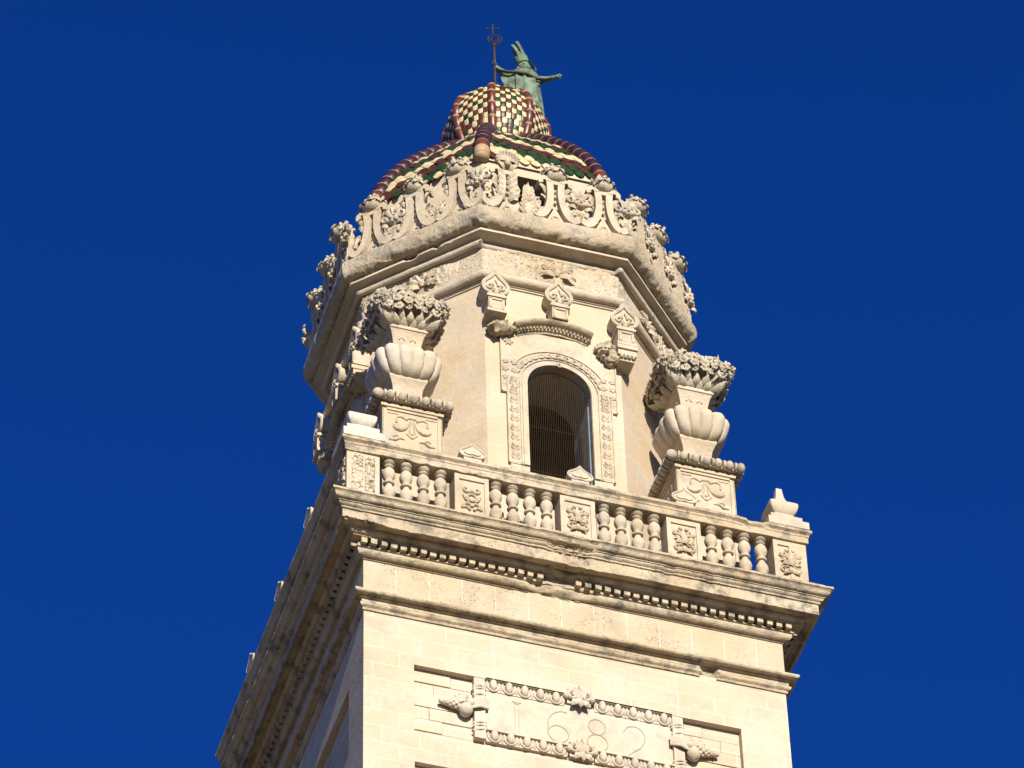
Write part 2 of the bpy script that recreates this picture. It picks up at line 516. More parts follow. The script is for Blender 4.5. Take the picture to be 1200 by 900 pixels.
# bed mould + dentils
mb = LT()
prof = [(0.0, -2.03), (0.04, -2.025), (0.04, -1.99)] + arc((0.06, -1.905), 0.10, -80, 20, 6) + [(0.185, -1.865), (0.185, -1.838), (0.15, -1.835), (0.15, -1.715), (0.285, -1.712), (0.285, -1.69)] + \
       arc((0.285, -1.60), 0.095, -80, 50, 6) + [(0.3, -1.52)]
def er_mid(p, o):                                                                   # worn middle of the front
    if p.y > -3.5: return 0.0, 0.0
    t = sstep(0.9, 0.1, abs(p.x + 0.35)) * (0.6 + fbm(p, 3.5, 2))
    return max(0, t) * 0.10, max(0, t) * 0.015
moulding(mb, P, prof, 0.06, er_mid)
mb.build('bed_moulding', M['cornice'], tower, smooth=45)
mb = LT()
random.seed(3)
nd = 45
lo = []
for k in range(4):
    Rk = Matrix.Rotation(k * PI / 2, 3, 'Z')
    lo.append(Rk @ Vector((-4.115, -4.115, 0)))
    for i in range(nd):
        x = -4.115 + 8.23 * (i + 0.5) / nd
        lost = k == 0 and abs(x + 0.38) < 0.24
        hw_ = 0.057 + random.uniform(-0.006, 0.004); dp_ = -4.12 if lost else -4.232 + random.uniform(-0.006, 0.014)
        j_ = random.uniform(-0.006, 0.006)
        for px_, py_ in ((x - hw_ + j_, -4.115), (x - hw_ + j_, dp_), (x + hw_ + j_, dp_ + random.uniform(-0.004, 0.004)), (x + hw_ + j_, -4.115)):
            lo.append(Rk @ Vector((px_, py_, 0)))
nl = len(lo)
vs_ = [(p.x, p.y, -1.837) for p in lo] + [(p.x, p.y, -1.712) for p in lo] + [(p.x * 0.96, p.y * 0.96, -1.837) for p in lo] + [(p.x * 0.96, p.y * 0.96, -1.712) for p in lo]
fs = []
for i in range(nl):
    j = (i + 1) % nl
    fs += [(i, j, nl + j, nl + i), (j, i, 2 * nl + i, 2 * nl + j), (nl + i, nl + j, 3 * nl + j, 3 * nl + i)]
mb.add(vs_, fs)
mb.build('dentils', M['cornice'], tower, smooth=0)

# main cornice
mb = LT()
prof = [(0.3, -1.58), (0.36, -1.60), (0.50, -1.605), (0.53, -1.645), (0.558, -1.645), (0.558, -1.40), (0.59, -1.395), (0.59, -1.36)] + \
       arc((0.59, -1.30), 0.055, -80, 10, 4) + [(0.665, -1.29), (0.665, -1.265), (0.70, -1.262)] + \
       [(0.725, -1.245), (0.738, -1.22), (0.745, -1.19), (0.765, -1.165), (0.785, -1.155), (0.797, -1.15), (0.797, -1.10), (0.6, -1.055), (0.2, -1.05)]
def er_cor(p, o):
    t = 0.0; tz = 0.0
    if o > 0.5:
        f = fbm(p, 2.3, 9); g_ = fbm(p, 8.0, 3) + 0.7 * nz3(p, 24, 6)
        t += 0.03 * sstep(0.35, 0.9, f) + 0.006 * g_
        if p.y < -4.2:
            c = sstep(1.5, 0.3, abs(p.x + 0.1)) * sstep(-0.35, 0.2, fbm(p, 1.6, 2.5))
            if o < 0.60: t += 0.055 * c * (0.4 + 0.9 * abs(g_)); tz += 0.04 * c * max(0, g_)
            elif o < 0.72: t += 0.075 * c * (0.5 + 0.8 * abs(g_)); tz += 0.015 * c * g_
            else: t += 0.03 * c * (0.5 + abs(g_)); tz += 0.015 * c * g_
            if o < 0.57 and p.z < -1.5:
                cc = sstep(0.75, 0.1, abs(p.x + 4.25)) * 0.075 * (0.6 + abs(g_)); tz += cc
    return t, tz
moulding(mb, P, prof, 0.03, er_cor, jitter=0.0035)
mb.build('cornice', M['cornice'], tower, smooth=45)
mb = LT()
mb.box((0, 0, -1.1), (4.3, 4.3, 0.04))
mb.build('terrace_floor', M['cornice'], tower, smooth=0)

# ---- carving helpers (local frame: x along, -y outwards, z up)
def spiral(cx, cz, r_, turns, start, sgn=1, n=22, y=0.0, shrink=0.82):
    pts = []
    for i in range(n + 1):
        t = i / n
        a = start + sgn * turns * 2 * PI * t
        q = r_ * (1 - shrink * t)
        pts.append((cx + q * math.cos(a), y, cz + q * math.sin(a)))
    return pts
def bez(p0, p1, p2, p3, n=10):
    out = []
    for i in range(n + 1):
        t = i / n; s = 1 - t
        out.append(tuple(s ** 3 * a + 3 * s * s * t * b + 3 * s * t * t * c + t ** 3 * e for a, b, c, e in zip(p0, p1, p2, p3)))
    return out

# ---- date panel on the front: egg-and-dart frame, side fruits, acanthus, numerals
fr = LT()
YF = -A + PD + 0.015
def egg_bar(m_, x0, x1, zc, n):
    m_.box(((x0 + x1) / 2, YF - 0.035, zc), ((x1 - x0) / 2, 0.05, 0.125))
    m_.box(((x0 + x1) / 2, YF - 0.09, zc + 0.115), ((x1 - x0) / 2, 0.055, 0.018))
    st = (x1 - x0) / n
    for i in range(n):
        x = x0 + st * (i + 0.5)
        m_.blob((x, YF - 0.10, zc + 0.015), (st * 0.25, 0.075, 0.13), 12, 8)
        pts = [(x + st * 0.39 * math.cos(a), YF - 0.095, zc + 0.03 + 0.145 * math.sin(a)) for a in [PI + PI * k / 12 for k in range(13)]]
        pts = [(x - st * 0.39, YF - 0.09, zc + 0.11)] + pts + [(x + st * 0.39, YF - 0.09, zc + 0.11)]
        m_.tube(pts, 0.022, 6)
        m_.leaf((x + st / 2, YF - 0.08, zc + 0.10), (x + st / 2, YF - 0.08, zc - 0.13), 0.05, (0, -1, 0), 0.08, 0.02)
egg_bar(fr, -1.72, -0.27, -4.43, 5); egg_bar(fr, 0.30, 1.74, -4.43, 5)
egg_bar(fr, -1.72, -0.24, -5.63, 5); egg_bar(fr, 0.27, 1.74, -5.63, 5)
fr.box((0, YF - 0.03, -5.03), (1.76, 0.04, 0.52))
for sx in (-1, 1):
    fr.box((sx * 1.84, YF - 0.06, -5.03), (0.10, 0.075, 0.72))
    for z in (-4.52, -4.58, -4.72, -5.38, -5.45, -5.55):
        fr.tube([(sx * 1.84 - 0.12, YF - 0.11, z - 0.03), (sx * 1.84, YF - 0.15, z), (sx * 1.84 + 0.12, YF - 0.11, z + 0.03)], 0.024, 6)
fr_o = fr.build('date_panel_frame', M['urn'], tower, smooth=50)
for sx in (-1, 1):          # knotted scroll and pine cone at each side
    oc = LT()
    X = sx * 1.9
    for k in range(4):
        z = -4.95 - 0.055 * k
        oc.tube([(X - sx * 0.22, YF - 0.13, z + 0.10), (X - sx * 0.05, YF - 0.21, z + 0.05), (X + sx * 0.12, YF - 0.19, z - 0.01), (X + sx * 0.20, YF - 0.12, z - 0.09)], 0.032, 6)
    oc.blob((X + sx * 0.20, YF - 0.14, -5.16), (0.13, 0.13, 0.15), 10, 7, 0.15)
    oc.blob((X + sx * 0.13, YF - 0.17, -5.02), (0.10, 0.10, 0.09), 8, 6, 0.2)
    for k in range(7):
        t = k / 6
        for q in range(6):
            a = q * PI / 3 + k * 0.5
            rr_ = 0.095 * (1 - 0.8 * t)
            oc.blob((X + sx * (0.32 + 0.32 * t), YF - 0.12 + rr_ * math.cos(a) * 0.8, -5.03 - 0.02 * t + rr_ * math.sin(a)), (0.05, 0.04, 0.045 * (1.2 - 0.6 * t)), 6, 5)
    for q in range(3):
        oc.leaf((X + sx * 0.16, YF - 0.12, -4.98 + 0.04 * q), (X + sx * (0.42 - 0.08 * q), YF - 0.17, -4.92 + 0.07 * q), 0.10, (0, -1, 0.3), 0.2, 0.025)
    oc.build('fruit_scroll', M['urn'], fr_o, smooth=60)
def acanthus(m_, cx, cz, s_=1.0):
    for sx in (-1, 1):
        m_.tube(spiral(cx + sx * 0.13 * s_, cz + 0.03 * s_, 0.10 * s_, 1.1, PI / 2, -sx, 16, YF - 0.15), [0.045 * s_ * (1 - 0.5 * i / 16) for i in range(17)], 6)
        m_.leaf((cx + sx * 0.03 * s_, YF - 0.1, cz - 0.05 * s_), (cx + sx * 0.17 * s_, YF - 0.16, cz - 0.24 * s_), 0.14 * s_, (0, -1, 0), 0.35, 0.04)
        m_.leaf((cx + sx * 0.02 * s_, YF - 0.1, cz + 0.02 * s_), (cx + sx * 0.10 * s_, YF - 0.12, cz + 0.26 * s_), 0.09 * s_, (0, -1, 0), 0.2, 0.03)
        m_.leaf((cx + sx * 0.02 * s_, YF - 0.1, cz + 0.05 * s_), (cx + sx * 0.24 * s_, YF - 0.12, cz + 0.17 * s_), 0.09 * s_, (0, -1, 0), 0.2, 0.03)
        m_.blob((cx + sx * 0.23 * s_, YF - 0.12, cz + 0.02 * s_), (0.075 * s_, 0.08, 0.07 * s_), 8, 6, 0.2)
    m_.leaf((cx, YF - 0.10, cz - 0.12 * s_), (cx, YF - 0.15, cz + 0.30 * s_), 0.11 * s_, (0, -1, 0), 0.1, 0.04)
    m_.leaf((cx, YF - 0.10, cz), (cx, YF - 0.20, cz - 0.28 * s_), 0.15 * s_, (0, -1, 0), 0.25, 0.05)
    m_.box((cx, YF - 0.05, cz), (0.22 * s_, 0.06, 0.13 * s_))
for cx_, cz_ in ((0.01, -4.36), (0.02, -5.62)):
    oc = LT(); acanthus(oc, cx_, cz_); oc.build('acanthus_leaf', M['urn'], fr_o, smooth=60)
def strokes(name, lines, cx, cz, s_):
    m_ = LT()
    for ln in lines:
        m_.tube([(cx + x * s_, YF - 0.069, cz + z * s_) for x, z in ln], 0.0135, 6)
    return m_.build(name, M['numeral'], fr_o, smooth=60)
def el(cx, cz, a, b, t0, t1, n=24): return [(cx + a * math.cos(R(t0 + (t1 - t0) * i / n)), cz + b * math.sin(R(t0 + (t1 - t0) * i / n))) for i in range(n + 1)]
strokes('numeral_one', [[(-0.10, 0.5), (0.10, 0.5)], [(-0.10, 0.5), (0, 0.44), (0.10, 0.5)], [(-0.045, 0.44), (-0.045, -0.44)], [(0.045, 0.44), (0.045, -0.44)], [(-0.11, -0.5), (0.11, -0.5)], [(-0.11, -0.5), (-0.045, -0.43)], [(0.11, -0.5), (0.045, -0.43)]], -1.14, -5.08, 0.80)
strokes('numeral_six', [el(0.02, -0.22, 0.24, 0.25, 180, 540), [(0.24, 0.46)] + el(0.16, 0.02, 0.38, 0.46, 85, 185, 14) + el(0.02, -0.18, 0.25, 0.30, 180, 200, 4)], -0.40, -5.07, 0.78)
strokes('numeral_eight', [el(0, -0.24, 0.24, 0.25, 90, 450), el(0, 0.24, 0.20, 0.23, -90, 270)], 0.34, -5.09, 0.78)
strokes('numeral_two', [el(0, 0.22, 0.25, 0.27, 170, 0, 14) + el(-0.15, 0.22, 0.40, 0.50, 0, -60, 8) + [(-0.22, -0.48), (0.30, -0.48)]], 1.03, -5.10, 0.78)

# ------------------------------------------------------------------ belfry (octagon)
OX = 0.0
BASE = [(-1.47, -3.50), (1.58, -3.52), (3.45, -1.66), (3.50, 1.45), (1.45, 3.5), (-1.45, 3.5), (-3.50, 1.46), (-3.52, -1.36)]
BASE = [Vector(p) for p in BASE]                       # outline at the fillet, counter-clockwise from the front face
WALL = offset_poly(BASE, -0.36)
def face_frame(P, i):
    a, b = Vector(P[i]), Vector(P[(i + 1) % 8])
    e = (b - a).normalized(); nn = Vector((e.y, -e.x)); mid = (a + b) / 2
    T = Matrix(((e.x, -nn.x, 0, mid.x), (e.y, -nn.y, 0, mid.y), (0, 0, 1, 0), (0, 0, 0, 1)))   # x along, -y outwards
    return T, (b - a).length

UC = 0.08                                              # the windows sit a little off the middle of their faces
WH, SPR, SILL = 0.64, 4.36, 1.1                        # half width, springing, sill of the arched windows
Z0, Z1, TH = -1.06, 7.2, 1.05
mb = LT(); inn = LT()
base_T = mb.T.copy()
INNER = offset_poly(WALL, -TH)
def arch_wall(m_, L_, y, uc, z0, z1, flip=False):
    n = 20
    o = lambda vs_, fs: m_.add([(x, y, z) for x, z in vs_], [tuple(reversed(f)) for f in fs] if flip else fs)
    o([(-L_ / 2, z0), (uc - WH, z0), (uc - WH, z1), (-L_ / 2, z1)], [(0, 1, 2, 3)])
    o([(uc + WH, z0), (L_ / 2, z0), (L_ / 2, z1), (uc + WH, z1)], [(0, 1, 2, 3)])
    o([(uc - WH, z0), (uc + WH, z0), (uc + WH, SILL), (uc - WH, SILL)], [(0, 1, 2, 3)])
    for i in range(n):
        a0, a1 = PI - PI * i / n, PI - PI * (i + 1) / n
        o([(uc + WH * math.cos(a0), SPR + WH * math.sin(a0)), (uc + WH * math.cos(a1), SPR + WH * math.sin(a1)), (uc + WH * math.cos(a1), z1), (uc + WH * math.cos(a0), z1)], [(0, 1, 2, 3)])
for i in range(8):
    T, L_ = face_frame(WALL, i)
    Ti, Li = face_frame(INNER, i)
    mb.T = base_T @ T; inn.T = base_T @ Ti
    if i % 2 == 0:
        arch_wall(mb, L_, 0, UC, Z0, Z1)
        du = (Ti.inverted() @ T @ Vector((UC, 0, 0))).x
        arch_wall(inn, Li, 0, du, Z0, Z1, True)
        pts = [(UC - WH, SILL)] + [(UC + WH * math.cos(PI - PI * k / 20), SPR + WH * math.sin(PI - PI * k / 20)) for k in range(21)] + [(UC + WH, SILL)]
        for k in range(len(pts)):
            p, q_ = pts[k], pts[(k + 1) % len(pts)]
            mb.add([(p[0], 0, p[1]), (q_[0], 0, q_[1]), (q_[0], TH, q_[1]), (p[0], TH, p[1])], [(0, 1, 2, 3)])
    else:
        mb.add([(-L_ / 2, 0, Z0), (L_ / 2, 0, Z0), (L_ / 2, 0, Z1), (-L_ / 2, 0, Z1)], [(0, 1, 2, 3)])
        inn.add([(-Li / 2, 0, Z0), (Li / 2, 0, Z0), (Li / 2, 0, Z1), (-Li / 2, 0, Z1)], [(3, 2, 1, 0)])
mb.build('belfry_wall', M['plaster'], tower, smooth=0, recalc=False)
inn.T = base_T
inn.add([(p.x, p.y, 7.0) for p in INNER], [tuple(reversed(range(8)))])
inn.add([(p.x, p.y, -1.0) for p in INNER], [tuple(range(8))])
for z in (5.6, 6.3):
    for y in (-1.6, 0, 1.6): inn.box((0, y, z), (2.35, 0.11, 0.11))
inn.build('belfry_interior', M['shaded_stone'], tower, smooth=0, recalc=False)

# corner strips of the belfry that run up under the mouldings
# window surrounds ------------------------------------------------------------
def window_surround(i):
    T, L_ = face_frame(WALL, i)
    m_ = LT(); m_.T = m_.T @ T
    def half_ring(r0_, r1_, y0, n=22, a0=PI, a1=0):
        for k in range(n):
            A0, A1 = a0 + (a1 - a0) * k / n, a0 + (a1 - a0) * (k + 1) / n
            q4 = [(UC + r_ * math.cos(a), SPR + r_ * math.sin(a)) for r_, a in ((r0_, A0), (r0_, A1), (r1_, A1), (r1_, A0))]
            m_.add([(x, y0, z) for x, z in q4], [(0, 1, 2, 3)])
            for (p, q_) in ((q4[0], q4[1]), (q4[2], q4[3])):
                m_.add([(p[0], y0, p[1]), (q_[0], y0, q_[1]), (q_[0], 0.0, q_[1]), (p[0], 0.0, p[1])], [(0, 1, 2, 3)])
    # broad flat field: jambs + ears + head plate with the arch cut out
    yo = -0.05
    n = 22
    OW, EW, ZE, ZH = 1.06, 1.17, 4.02, 5.82
    for k in range(n):
        A0, A1 = PI - PI * k / n, PI - PI * (k + 1) / n
        xs = [UC + WH * math.cos(A0), UC + WH * math.cos(A1)]; zs = [SPR + WH * math.sin(A0), SPR + WH * math.sin(A1)]
        m_.add([(xs[0], yo, zs[0]), (xs[1], yo, zs[1]), (xs[1], yo, ZH), (xs[0], yo, ZH)], [(0, 1, 2, 3)])
        m_.add([(xs[0], yo, zs[0]), (xs[1], yo, zs[1]), (xs[1], 0.003, zs[1]), (xs[0], 0.003, zs[0])], [(3, 2, 1, 0)])
    for sx in (-1, 1):
        m_.box((UC + sx * (WH + EW) / 2, yo / 2, (ZE + ZH) / 2), ((EW - WH) / 2, -yo / 2, (ZH - ZE) / 2))
        m_.box((UC + sx * (WH + OW) / 2, yo / 2, (2.1 + ZE) / 2), ((OW - WH) / 2, -yo / 2, (ZE - 2.1) / 2 - 0.001))
        m_.box((UC + sx * (WH + OW - 0.05) / 2, -0.015, 1.3), ((OW - 0.05 - WH) / 2, 0.02, 0.8))
        # raised rims of the carved band
        for x in (0.79, 1.045): m_.box((UC + sx * x, -0.062, (2.1 + SPR) / 2), (0.014, 0.014, (SPR - 2.1) / 2))
        m_.box((UC + sx * 0.70, -0.062, (2.1 + SPR) / 2), (0.055, 0.012, (SPR - 2.1) / 2))
        m_.box((UC + sx * (EW - 0.012), -0.062, (ZE + ZH) / 2), (0.012, 0.014, (ZH - ZE) / 2))
    half_ring(WH + 0.005, 0.755, -0.074); half_ring(0.78, 0.80, -0.078); half_ring(1.0, 1.03, -0.074, 22, PI * 0.86, PI * 0.14)
    win = m_.build('arched_window', M['carved'], tower, smooth=30)
    # foliage carving on the band
    y = -0.046
    for sx in (-1, 1):
        c_ = LT(); c_.T = c_.T @ T
        z = 2.2
        k = 0
        while z < 4.25:
            x = UC + sx * 0.915
            jj = random.uniform(-0.012, 0.012)
            for s2 in (-1, 1):
                c_.leaf((x + s2 * 0.012, y, z + jj), (x + s2 * 0.088, y - 0.02, z + 0.085 + jj), 0.055, (0, -1, 0), 0.18, 0.016)
                c_.leaf((x + s2 * 0.012, y, z + 0.06), (x + s2 * 0.066, y - 0.02, z + 0.18 + jj), 0.045, (0, -1, 0), 0.18, 0.016)
            c_.blob((x, y - 0.004, z + 0.12), (0.022, 0.022, 0.036), 6, 5)
            z += 0.255; k += 1
        for z in (4.2, 4.42, 4.64, 4.86):                # flowers in the ear
            for x in (0.90, 1.08):
                if z < 4.3 and x > 1: continue
                for q in range(5):
                    a = q * 2 * PI / 5 + z * 3 + x
                    c_.leaf((UC + sx * x, y, z), (UC + sx * x + 0.075 * math.cos(a), y - 0.018, z + 0.075 * math.sin(a)), 0.045, (0, -1, 0), 0.2, 0.015)
                c_.blob((UC + sx * x, y - 0.01, z), (0.02, 0.02, 0.02), 6, 5)
        c_.box((UC + sx * 0.915, -0.044, 3.2), (0.10, 0.010, 1.06))
        c_.box((UC + sx * 1.0, -0.0435, 4.6), (0.14, 0.010, 0.38))
        c_.build('foliage_band', M['carved'], win, smooth=60)
        c_ = LT(); c_.T = c_.T @ T
        for q in range(6):
            a = q * PI / 3
            c_.leaf((UC + sx * 1.0, y, 5.42), (UC + sx * 1.0 + 0.10 * math.cos(a), y - 0.018, 5.42 + 0.10 * math.sin(a)), 0.05, (0, -1, 0), 0.2, 0.018)
        c_.build('rosette', M['carved'], win, smooth=60)
    c_ = LT(); c_.T = c_.T @ T
    for k in range(17):                                  # leafy archivolt
        a = PI * (0.08 + 0.84 * k / 16)
        p = (UC + 0.90 * math.cos(a), y, SPR + 0.90 * math.sin(a))
        a2 = a + (0.17 if k < 8 else -0.17)
        for rr_ in (0.84, 0.965):
            c_.leaf(p, (UC + rr_ * math.cos(a2), y - 0.02, SPR + rr_ * math.sin(a2)), 0.06, (0, -1, 0), 0.18, 0.018)
    c_.tube([(UC + 0.90 * math.cos(PI * t / 30), y + 0.004, SPR + 0.90 * math.sin(PI * t / 30)) for t in range(2, 29)], 0.012, 5)
    c_.build('archivolt_foliage', M['carved'], win, smooth=60)
    c_ = LT(); c_.T = c_.T @ T
    c_.tube(spiral(UC + 0.02, SPR + WH + 0.0, 0.06, 1, PI / 2, 1, 12, -0.085), 0.028, 6)
    c_.build('keystone_scroll', M['carved'], win, smooth=60)
    # segmental hood with bead row
    h_ = LT(); h_.T = h_.T @ T
    RC = 1.55; CZ = 4.45
    def hood(prof2, a0, a1, n, er=True):
        vs_, fs = [], []
        for k in range(n + 1):
            a = a0 + (a1 - a0) * k / n
            for (o, dz) in prof2:
                e_ = 0.012 * fbm((a * 3, o, i), 3)
                vs_.append((UC + (RC + dz) * math.sin(a), -(o + e_ * (o > 0.05)), CZ + (RC + dz) * math.cos(a)))
        np_ = len(prof2)
        for k in range(n):
            for j in range(np_ - 1):
                fs.append((k * np_ + j, (k + 1) * np_ + j, (k + 1) * np_ + j + 1, k * np_ + j + 1))
        fs.append(tuple(range(np_))); fs.append(tuple(n * np_ + j for j in reversed(range(np_))))
        h_.add(vs_, fs)
    hood([(0.0, -0.125), (0.06, -0.125), (0.075, -0.085), (0.11, -0.08), (0.11, 0.0), (0.18, 0.015), (0.24, 0.035), (0.27, 0.065), (0.27, 0.095), (0.0, 0.15)], -0.60, 0.43, 26)
    for k in range(21):
        a = -0.585 + 1.0 * k / 20
        h_.blob((UC + (RC - 0.04) * math.sin(a), -0.13, CZ + (RC - 0.04) * math.cos(a)), (0.030, 0.05, 0.036), 8, 6)
    random.seed(11 + i)
    for sx, mid in ((-1, -1.18), (1, 1.02)):            # broken, eroded ends of the hood
        for k in range(7):
            h_.blob((UC + mid + random.uniform(-0.12, 0.12) + (0.18 * (k - 3) / 3 if sx > 0 else 0), -0.10 - 0.03 * (k % 3), 5.72 - (0.05 * k if sx > 0 else 0.02 * k) + random.uniform(-0.05, 0.05)), (0.17, 0.15, 0.12), 12, 9, 0.8)
    h_.build('hood_moulding', M['cornice'], win, smooth=50)
    # finials: block + spade-shaped scroll crest
    for (u, zb, o) in ((-1.30, 5.90, 0.16), (0.0, 6.02, 0.14), (1.33, 5.72, 0.16)):
        f_ = LT(); f_.T = f_.T @ T @ Matrix.Translation((UC + u, -o, zb))
        if u > 1:
            f_.box((0, 0.0, -0.10), (0.21, 0.22, 0.05)); f_.box((0, 0.02, -0.22), (0.19, 0.20, 0.07)); f_.box((0, 0.03, -0.36), (0.15, 0.17, 0.07))
            for k in range(4): f_.blob((-0.12 + 0.08 * k, -0.17, -0.34), (0.04, 0.05, 0.05), 6, 5)
        if abs(u) > 0.1: f_.box((0, 0, 0.03), (0.20, 0.19, 0.035))
        f_.box((0, 0, 0.26), (0.165, 0.16, 0.16))
        for sx in (-1, 1): f_.box((sx * 0.125, -0.165, 0.23), (0.022, 0.02, 0.15))
        f_.box((0, -0.165, 0.355), (0.145, 0.02, 0.022)); f_.box((0, -0.165, 0.10), (0.145, 0.02, 0.022))
        f_.box((0, 0, 0.445), (0.20, 0.19, 0.028)); f_.box((0, 0, 0.50), (0.17, 0.17, 0.03))
        out = spade_outline(0.275, 0.66)
        f_.prism([(x, z + 0.60) for x, z in out], -0.10, 0.19)
        rim = [(x * 0.92, -0.11, z * 0.94 + 0.615) for x, z in out]
        f_.tube(rim + [rim[0]], 0.042, 6)
        for sx in (-1, 1):
            f_.tube([(sx * 0.02, -0.12, 0.98), (sx * 0.05, -0.12, 0.86)] + spiral(sx * 0.115, 0.75, 0.085, 1.0, PI / 2 + sx * 0.8, -sx, 14, -0.12), 0.030, 6)
            f_.leaf((0, -0.13, 0.58), (sx * 0.10, -0.16, 0.69), 0.08, (0, -1, 0), 0.3, 0.03)
        f_.blob((0, -0.14, 0.60), (0.06, 0.05, 0.08), 8, 6)
        f_.blob((0, 0.03, 1.27), (0.07, 0.08, 0.06), 8, 6); f_.blob((0, 0.03, 1.35), (0.045, 0.05, 0.05), 8, 6)
        f_.build('finial', M['carved'], win, smooth=40)
    # netting
    w_ = LT(); w_.T = w_.T @ T
    nw = 34
    for k in range(nw):
        x = -WH + 2 * WH * (k + 0.5) / nw
        zt = SPR + math.sqrt(max(0, WH * WH - x * x))
        w_.box((UC + x, 0.12, (SILL + zt) / 2), (0.0023, 0.0023, (zt - SILL) / 2))
    for z in (2.2, 3.4): w_.box((UC, 0.135, z), (WH, 0.002, 0.002))
    w_.build('bird_netting', M['wire'], win, smooth=0)
    p_ = LT(); p_.T = p_.T @ T
    p_.tube([(UC + WH - 0.035, 0.06, SILL), (UC + WH - 0.035, 0.06, 4.15)], 0.02, 8)
    p_.build('drainpipe', M['pipe'], win, smooth=60)

def spade_outline(w_, h_, n=10):
    """heart standing on its lobes with a pointed top (counter-clockwise seen from the front)"""
    right = bez((0, 0, 0.06 * h_), (0.35 * w_, 0, -0.10 * h_), (1.05 * w_, 0, -0.02 * h_), (1.0 * w_, 0, 0.30 * h_), n)[:-1] + \
            bez((1.0 * w_, 0, 0.30 * h_), (0.95 * w_, 0, 0.56 * h_), (0.22 * w_, 0, 0.62 * h_), (0.0, 0, 1.0 * h_), n)
    pr_ = [(x, z) for x, y, z in right]
    return pr_ + [(-x, z) for x, z in reversed(pr_[1:-1])]
for i in (0, 2, 4, 6): window_surround(i)

# belfry entablature ----------------------------------------------------------
mb = LT()
prof = [(-0.02, 6.99), (0.03, 6.995), (0.03, 7.03), (0.06, 7.035), (0.06, 7.07)] + arc((0.09, 7.165), 0.105, -80, 90, 8) + [(0.0, 7.28)]
def er_tube(p, o):
    m_ = sstep(0.25, 0.7, fbm(p, 0.8, 6.1)) * (0.09 if o > 0.1 else 0.01) * (0.6 + 0.6 * abs(fbm(p, 5, 2)))
    return m_, 0.0
moulding(mb, WALL, prof, 0.06, er_tube, 0.004)
mb.build('lower_moulding', M['carved'], tower, smooth=50)
mb = LT()
prof = [(0.035, 7.27 + 0.75 * i / 18) for i in range(19)]
def er_f2(p, o):
    k = sstep(-0.3, 0.3, fbm(p, 0.9, 8.8))
    ds_ = noise.voronoi(p * 9.0)[0]
    return (-0.04 * k * abs(fbm(p, 6.5, 1.7)) - 0.05 * k * (1 - sstep(0.05, 0.4, ds_[1] - ds_[0]))), 0
moulding(mb, WALL, prof, 0.032, er_f2)
# relief flower in the middle of the front frieze, and scrolls on the diagonal ones
for i in (0, 7, 1):
    T, L_ = face_frame(WALL, i)
    mb.T = base_T @ T @ Matrix.Translation((0.12 if i == 0 else 0.0, -0.05, 7.62))
    for sx in (-1, 1):
        mb.leaf((sx * 0.02, 0, 0.0), (sx * 0.38, -0.06, -0.12), 0.16, (0, -1, 0), 0.25, 0.04)
        mb.leaf((sx * 0.02, 0, 0.05), (sx * 0.33, -0.06, 0.16), 0.14, (0, -1, 0), 0.25, 0.04)
        mb.leaf((sx * 0.02, 0, 0.05), (sx * 0.12, -0.06, 0.26), 0.12, (0, -1, 0), 0.25, 0.04)
    mb.blob((0, -0.04, 0.04), (0.08, 0.07, 0.1), 8, 6, 0.3)
mb.T = base_T
mb.build('belfry_frieze', M['porous'], tower, smooth=50)
mb = LT()
prof = [(0.02, 8.0), (0.08, 8.0), (0.08, 8.03)] + arc((0.13, 8.075), 0.075, -100, 60, 6) + [(0.2, 8.16), (0.335, 8.175), (0.36, 8.18), (0.36, 8.235), (0.34, 8.26), (0.0, 8.28)]
def er_up(p, o):
    T, L_ = face_frame(WALL, 0)
    t = 0.0
    if p.y < -3.0 and abs(p.x) < 1.4 and 0.07 < o < 0.25: t = 0.11 * sstep(0.0, 0.3, 0.4 + fbm(p, 2, 3) * 0.4)     # tube lost on the front
    if p.x < -1.9 and p.y < -1.5 and o > 0.3: t = 0.05 * sstep(0.0, 0.3, fbm(p, 2.5, 3))
    return t, 0.0
moulding(mb, WALL, prof, 0.06, er_up, 0.005)
mb.build('upper_moulding', M['carved'], tower, smooth=45)
mb = LT()
prof = [(0.30, 8.27), (0.38, 8.265)] + arc((0.39, 8.44), 0.165, -95, 0, 10) + [(0.562, 8.50), (0.562, 8.58), (0.555, 8.66), (0.54, 8.71), (0.52, 8.74), (0.40, 8.75)]
def er_crown(p, o):
    f = fbm(p, 2.0, 4.4)
    rough_ = fbm(p, 7.0, 2.0)
    low = sstep(8.46, 8.26, p.z)
    k_ = sstep(-0.1, 0.5, f)
    t = low * (0.05 * rough_ * (0.3 + k_) + 0.07 * k_) + 0.006 * rough_
    z = low * 0.05 * k_ * abs(rough_)
    t += low * 0.035 * (0.3 + k_) * abs(nz3(p, 17, 9)) + 0.008 * nz3(p, 30, 2)
    z += low * 0.025 * nz3(p, 13, 12)
    t += 0.012 * sstep(0.94, 1.0, math.sin(p.x * 5.1 + p.y * 3.3))
    if p.x > 0 and p.y > -2.9: t *= 0.5
    return max(-0.02, t), z
moulding(mb, WALL, prof, 0.03, er_crown, 0.004)
mb.build('crown_moulding', M['crown'], tower, smooth=55)
mb = LT()
mb.add([(p.x, p.y, 8.44) for p in offset_poly(WALL, 0.45)], [tuple(range(8))])
mb.build('gallery_floor', M['cornice'], tower, smooth=0, recalc=False)

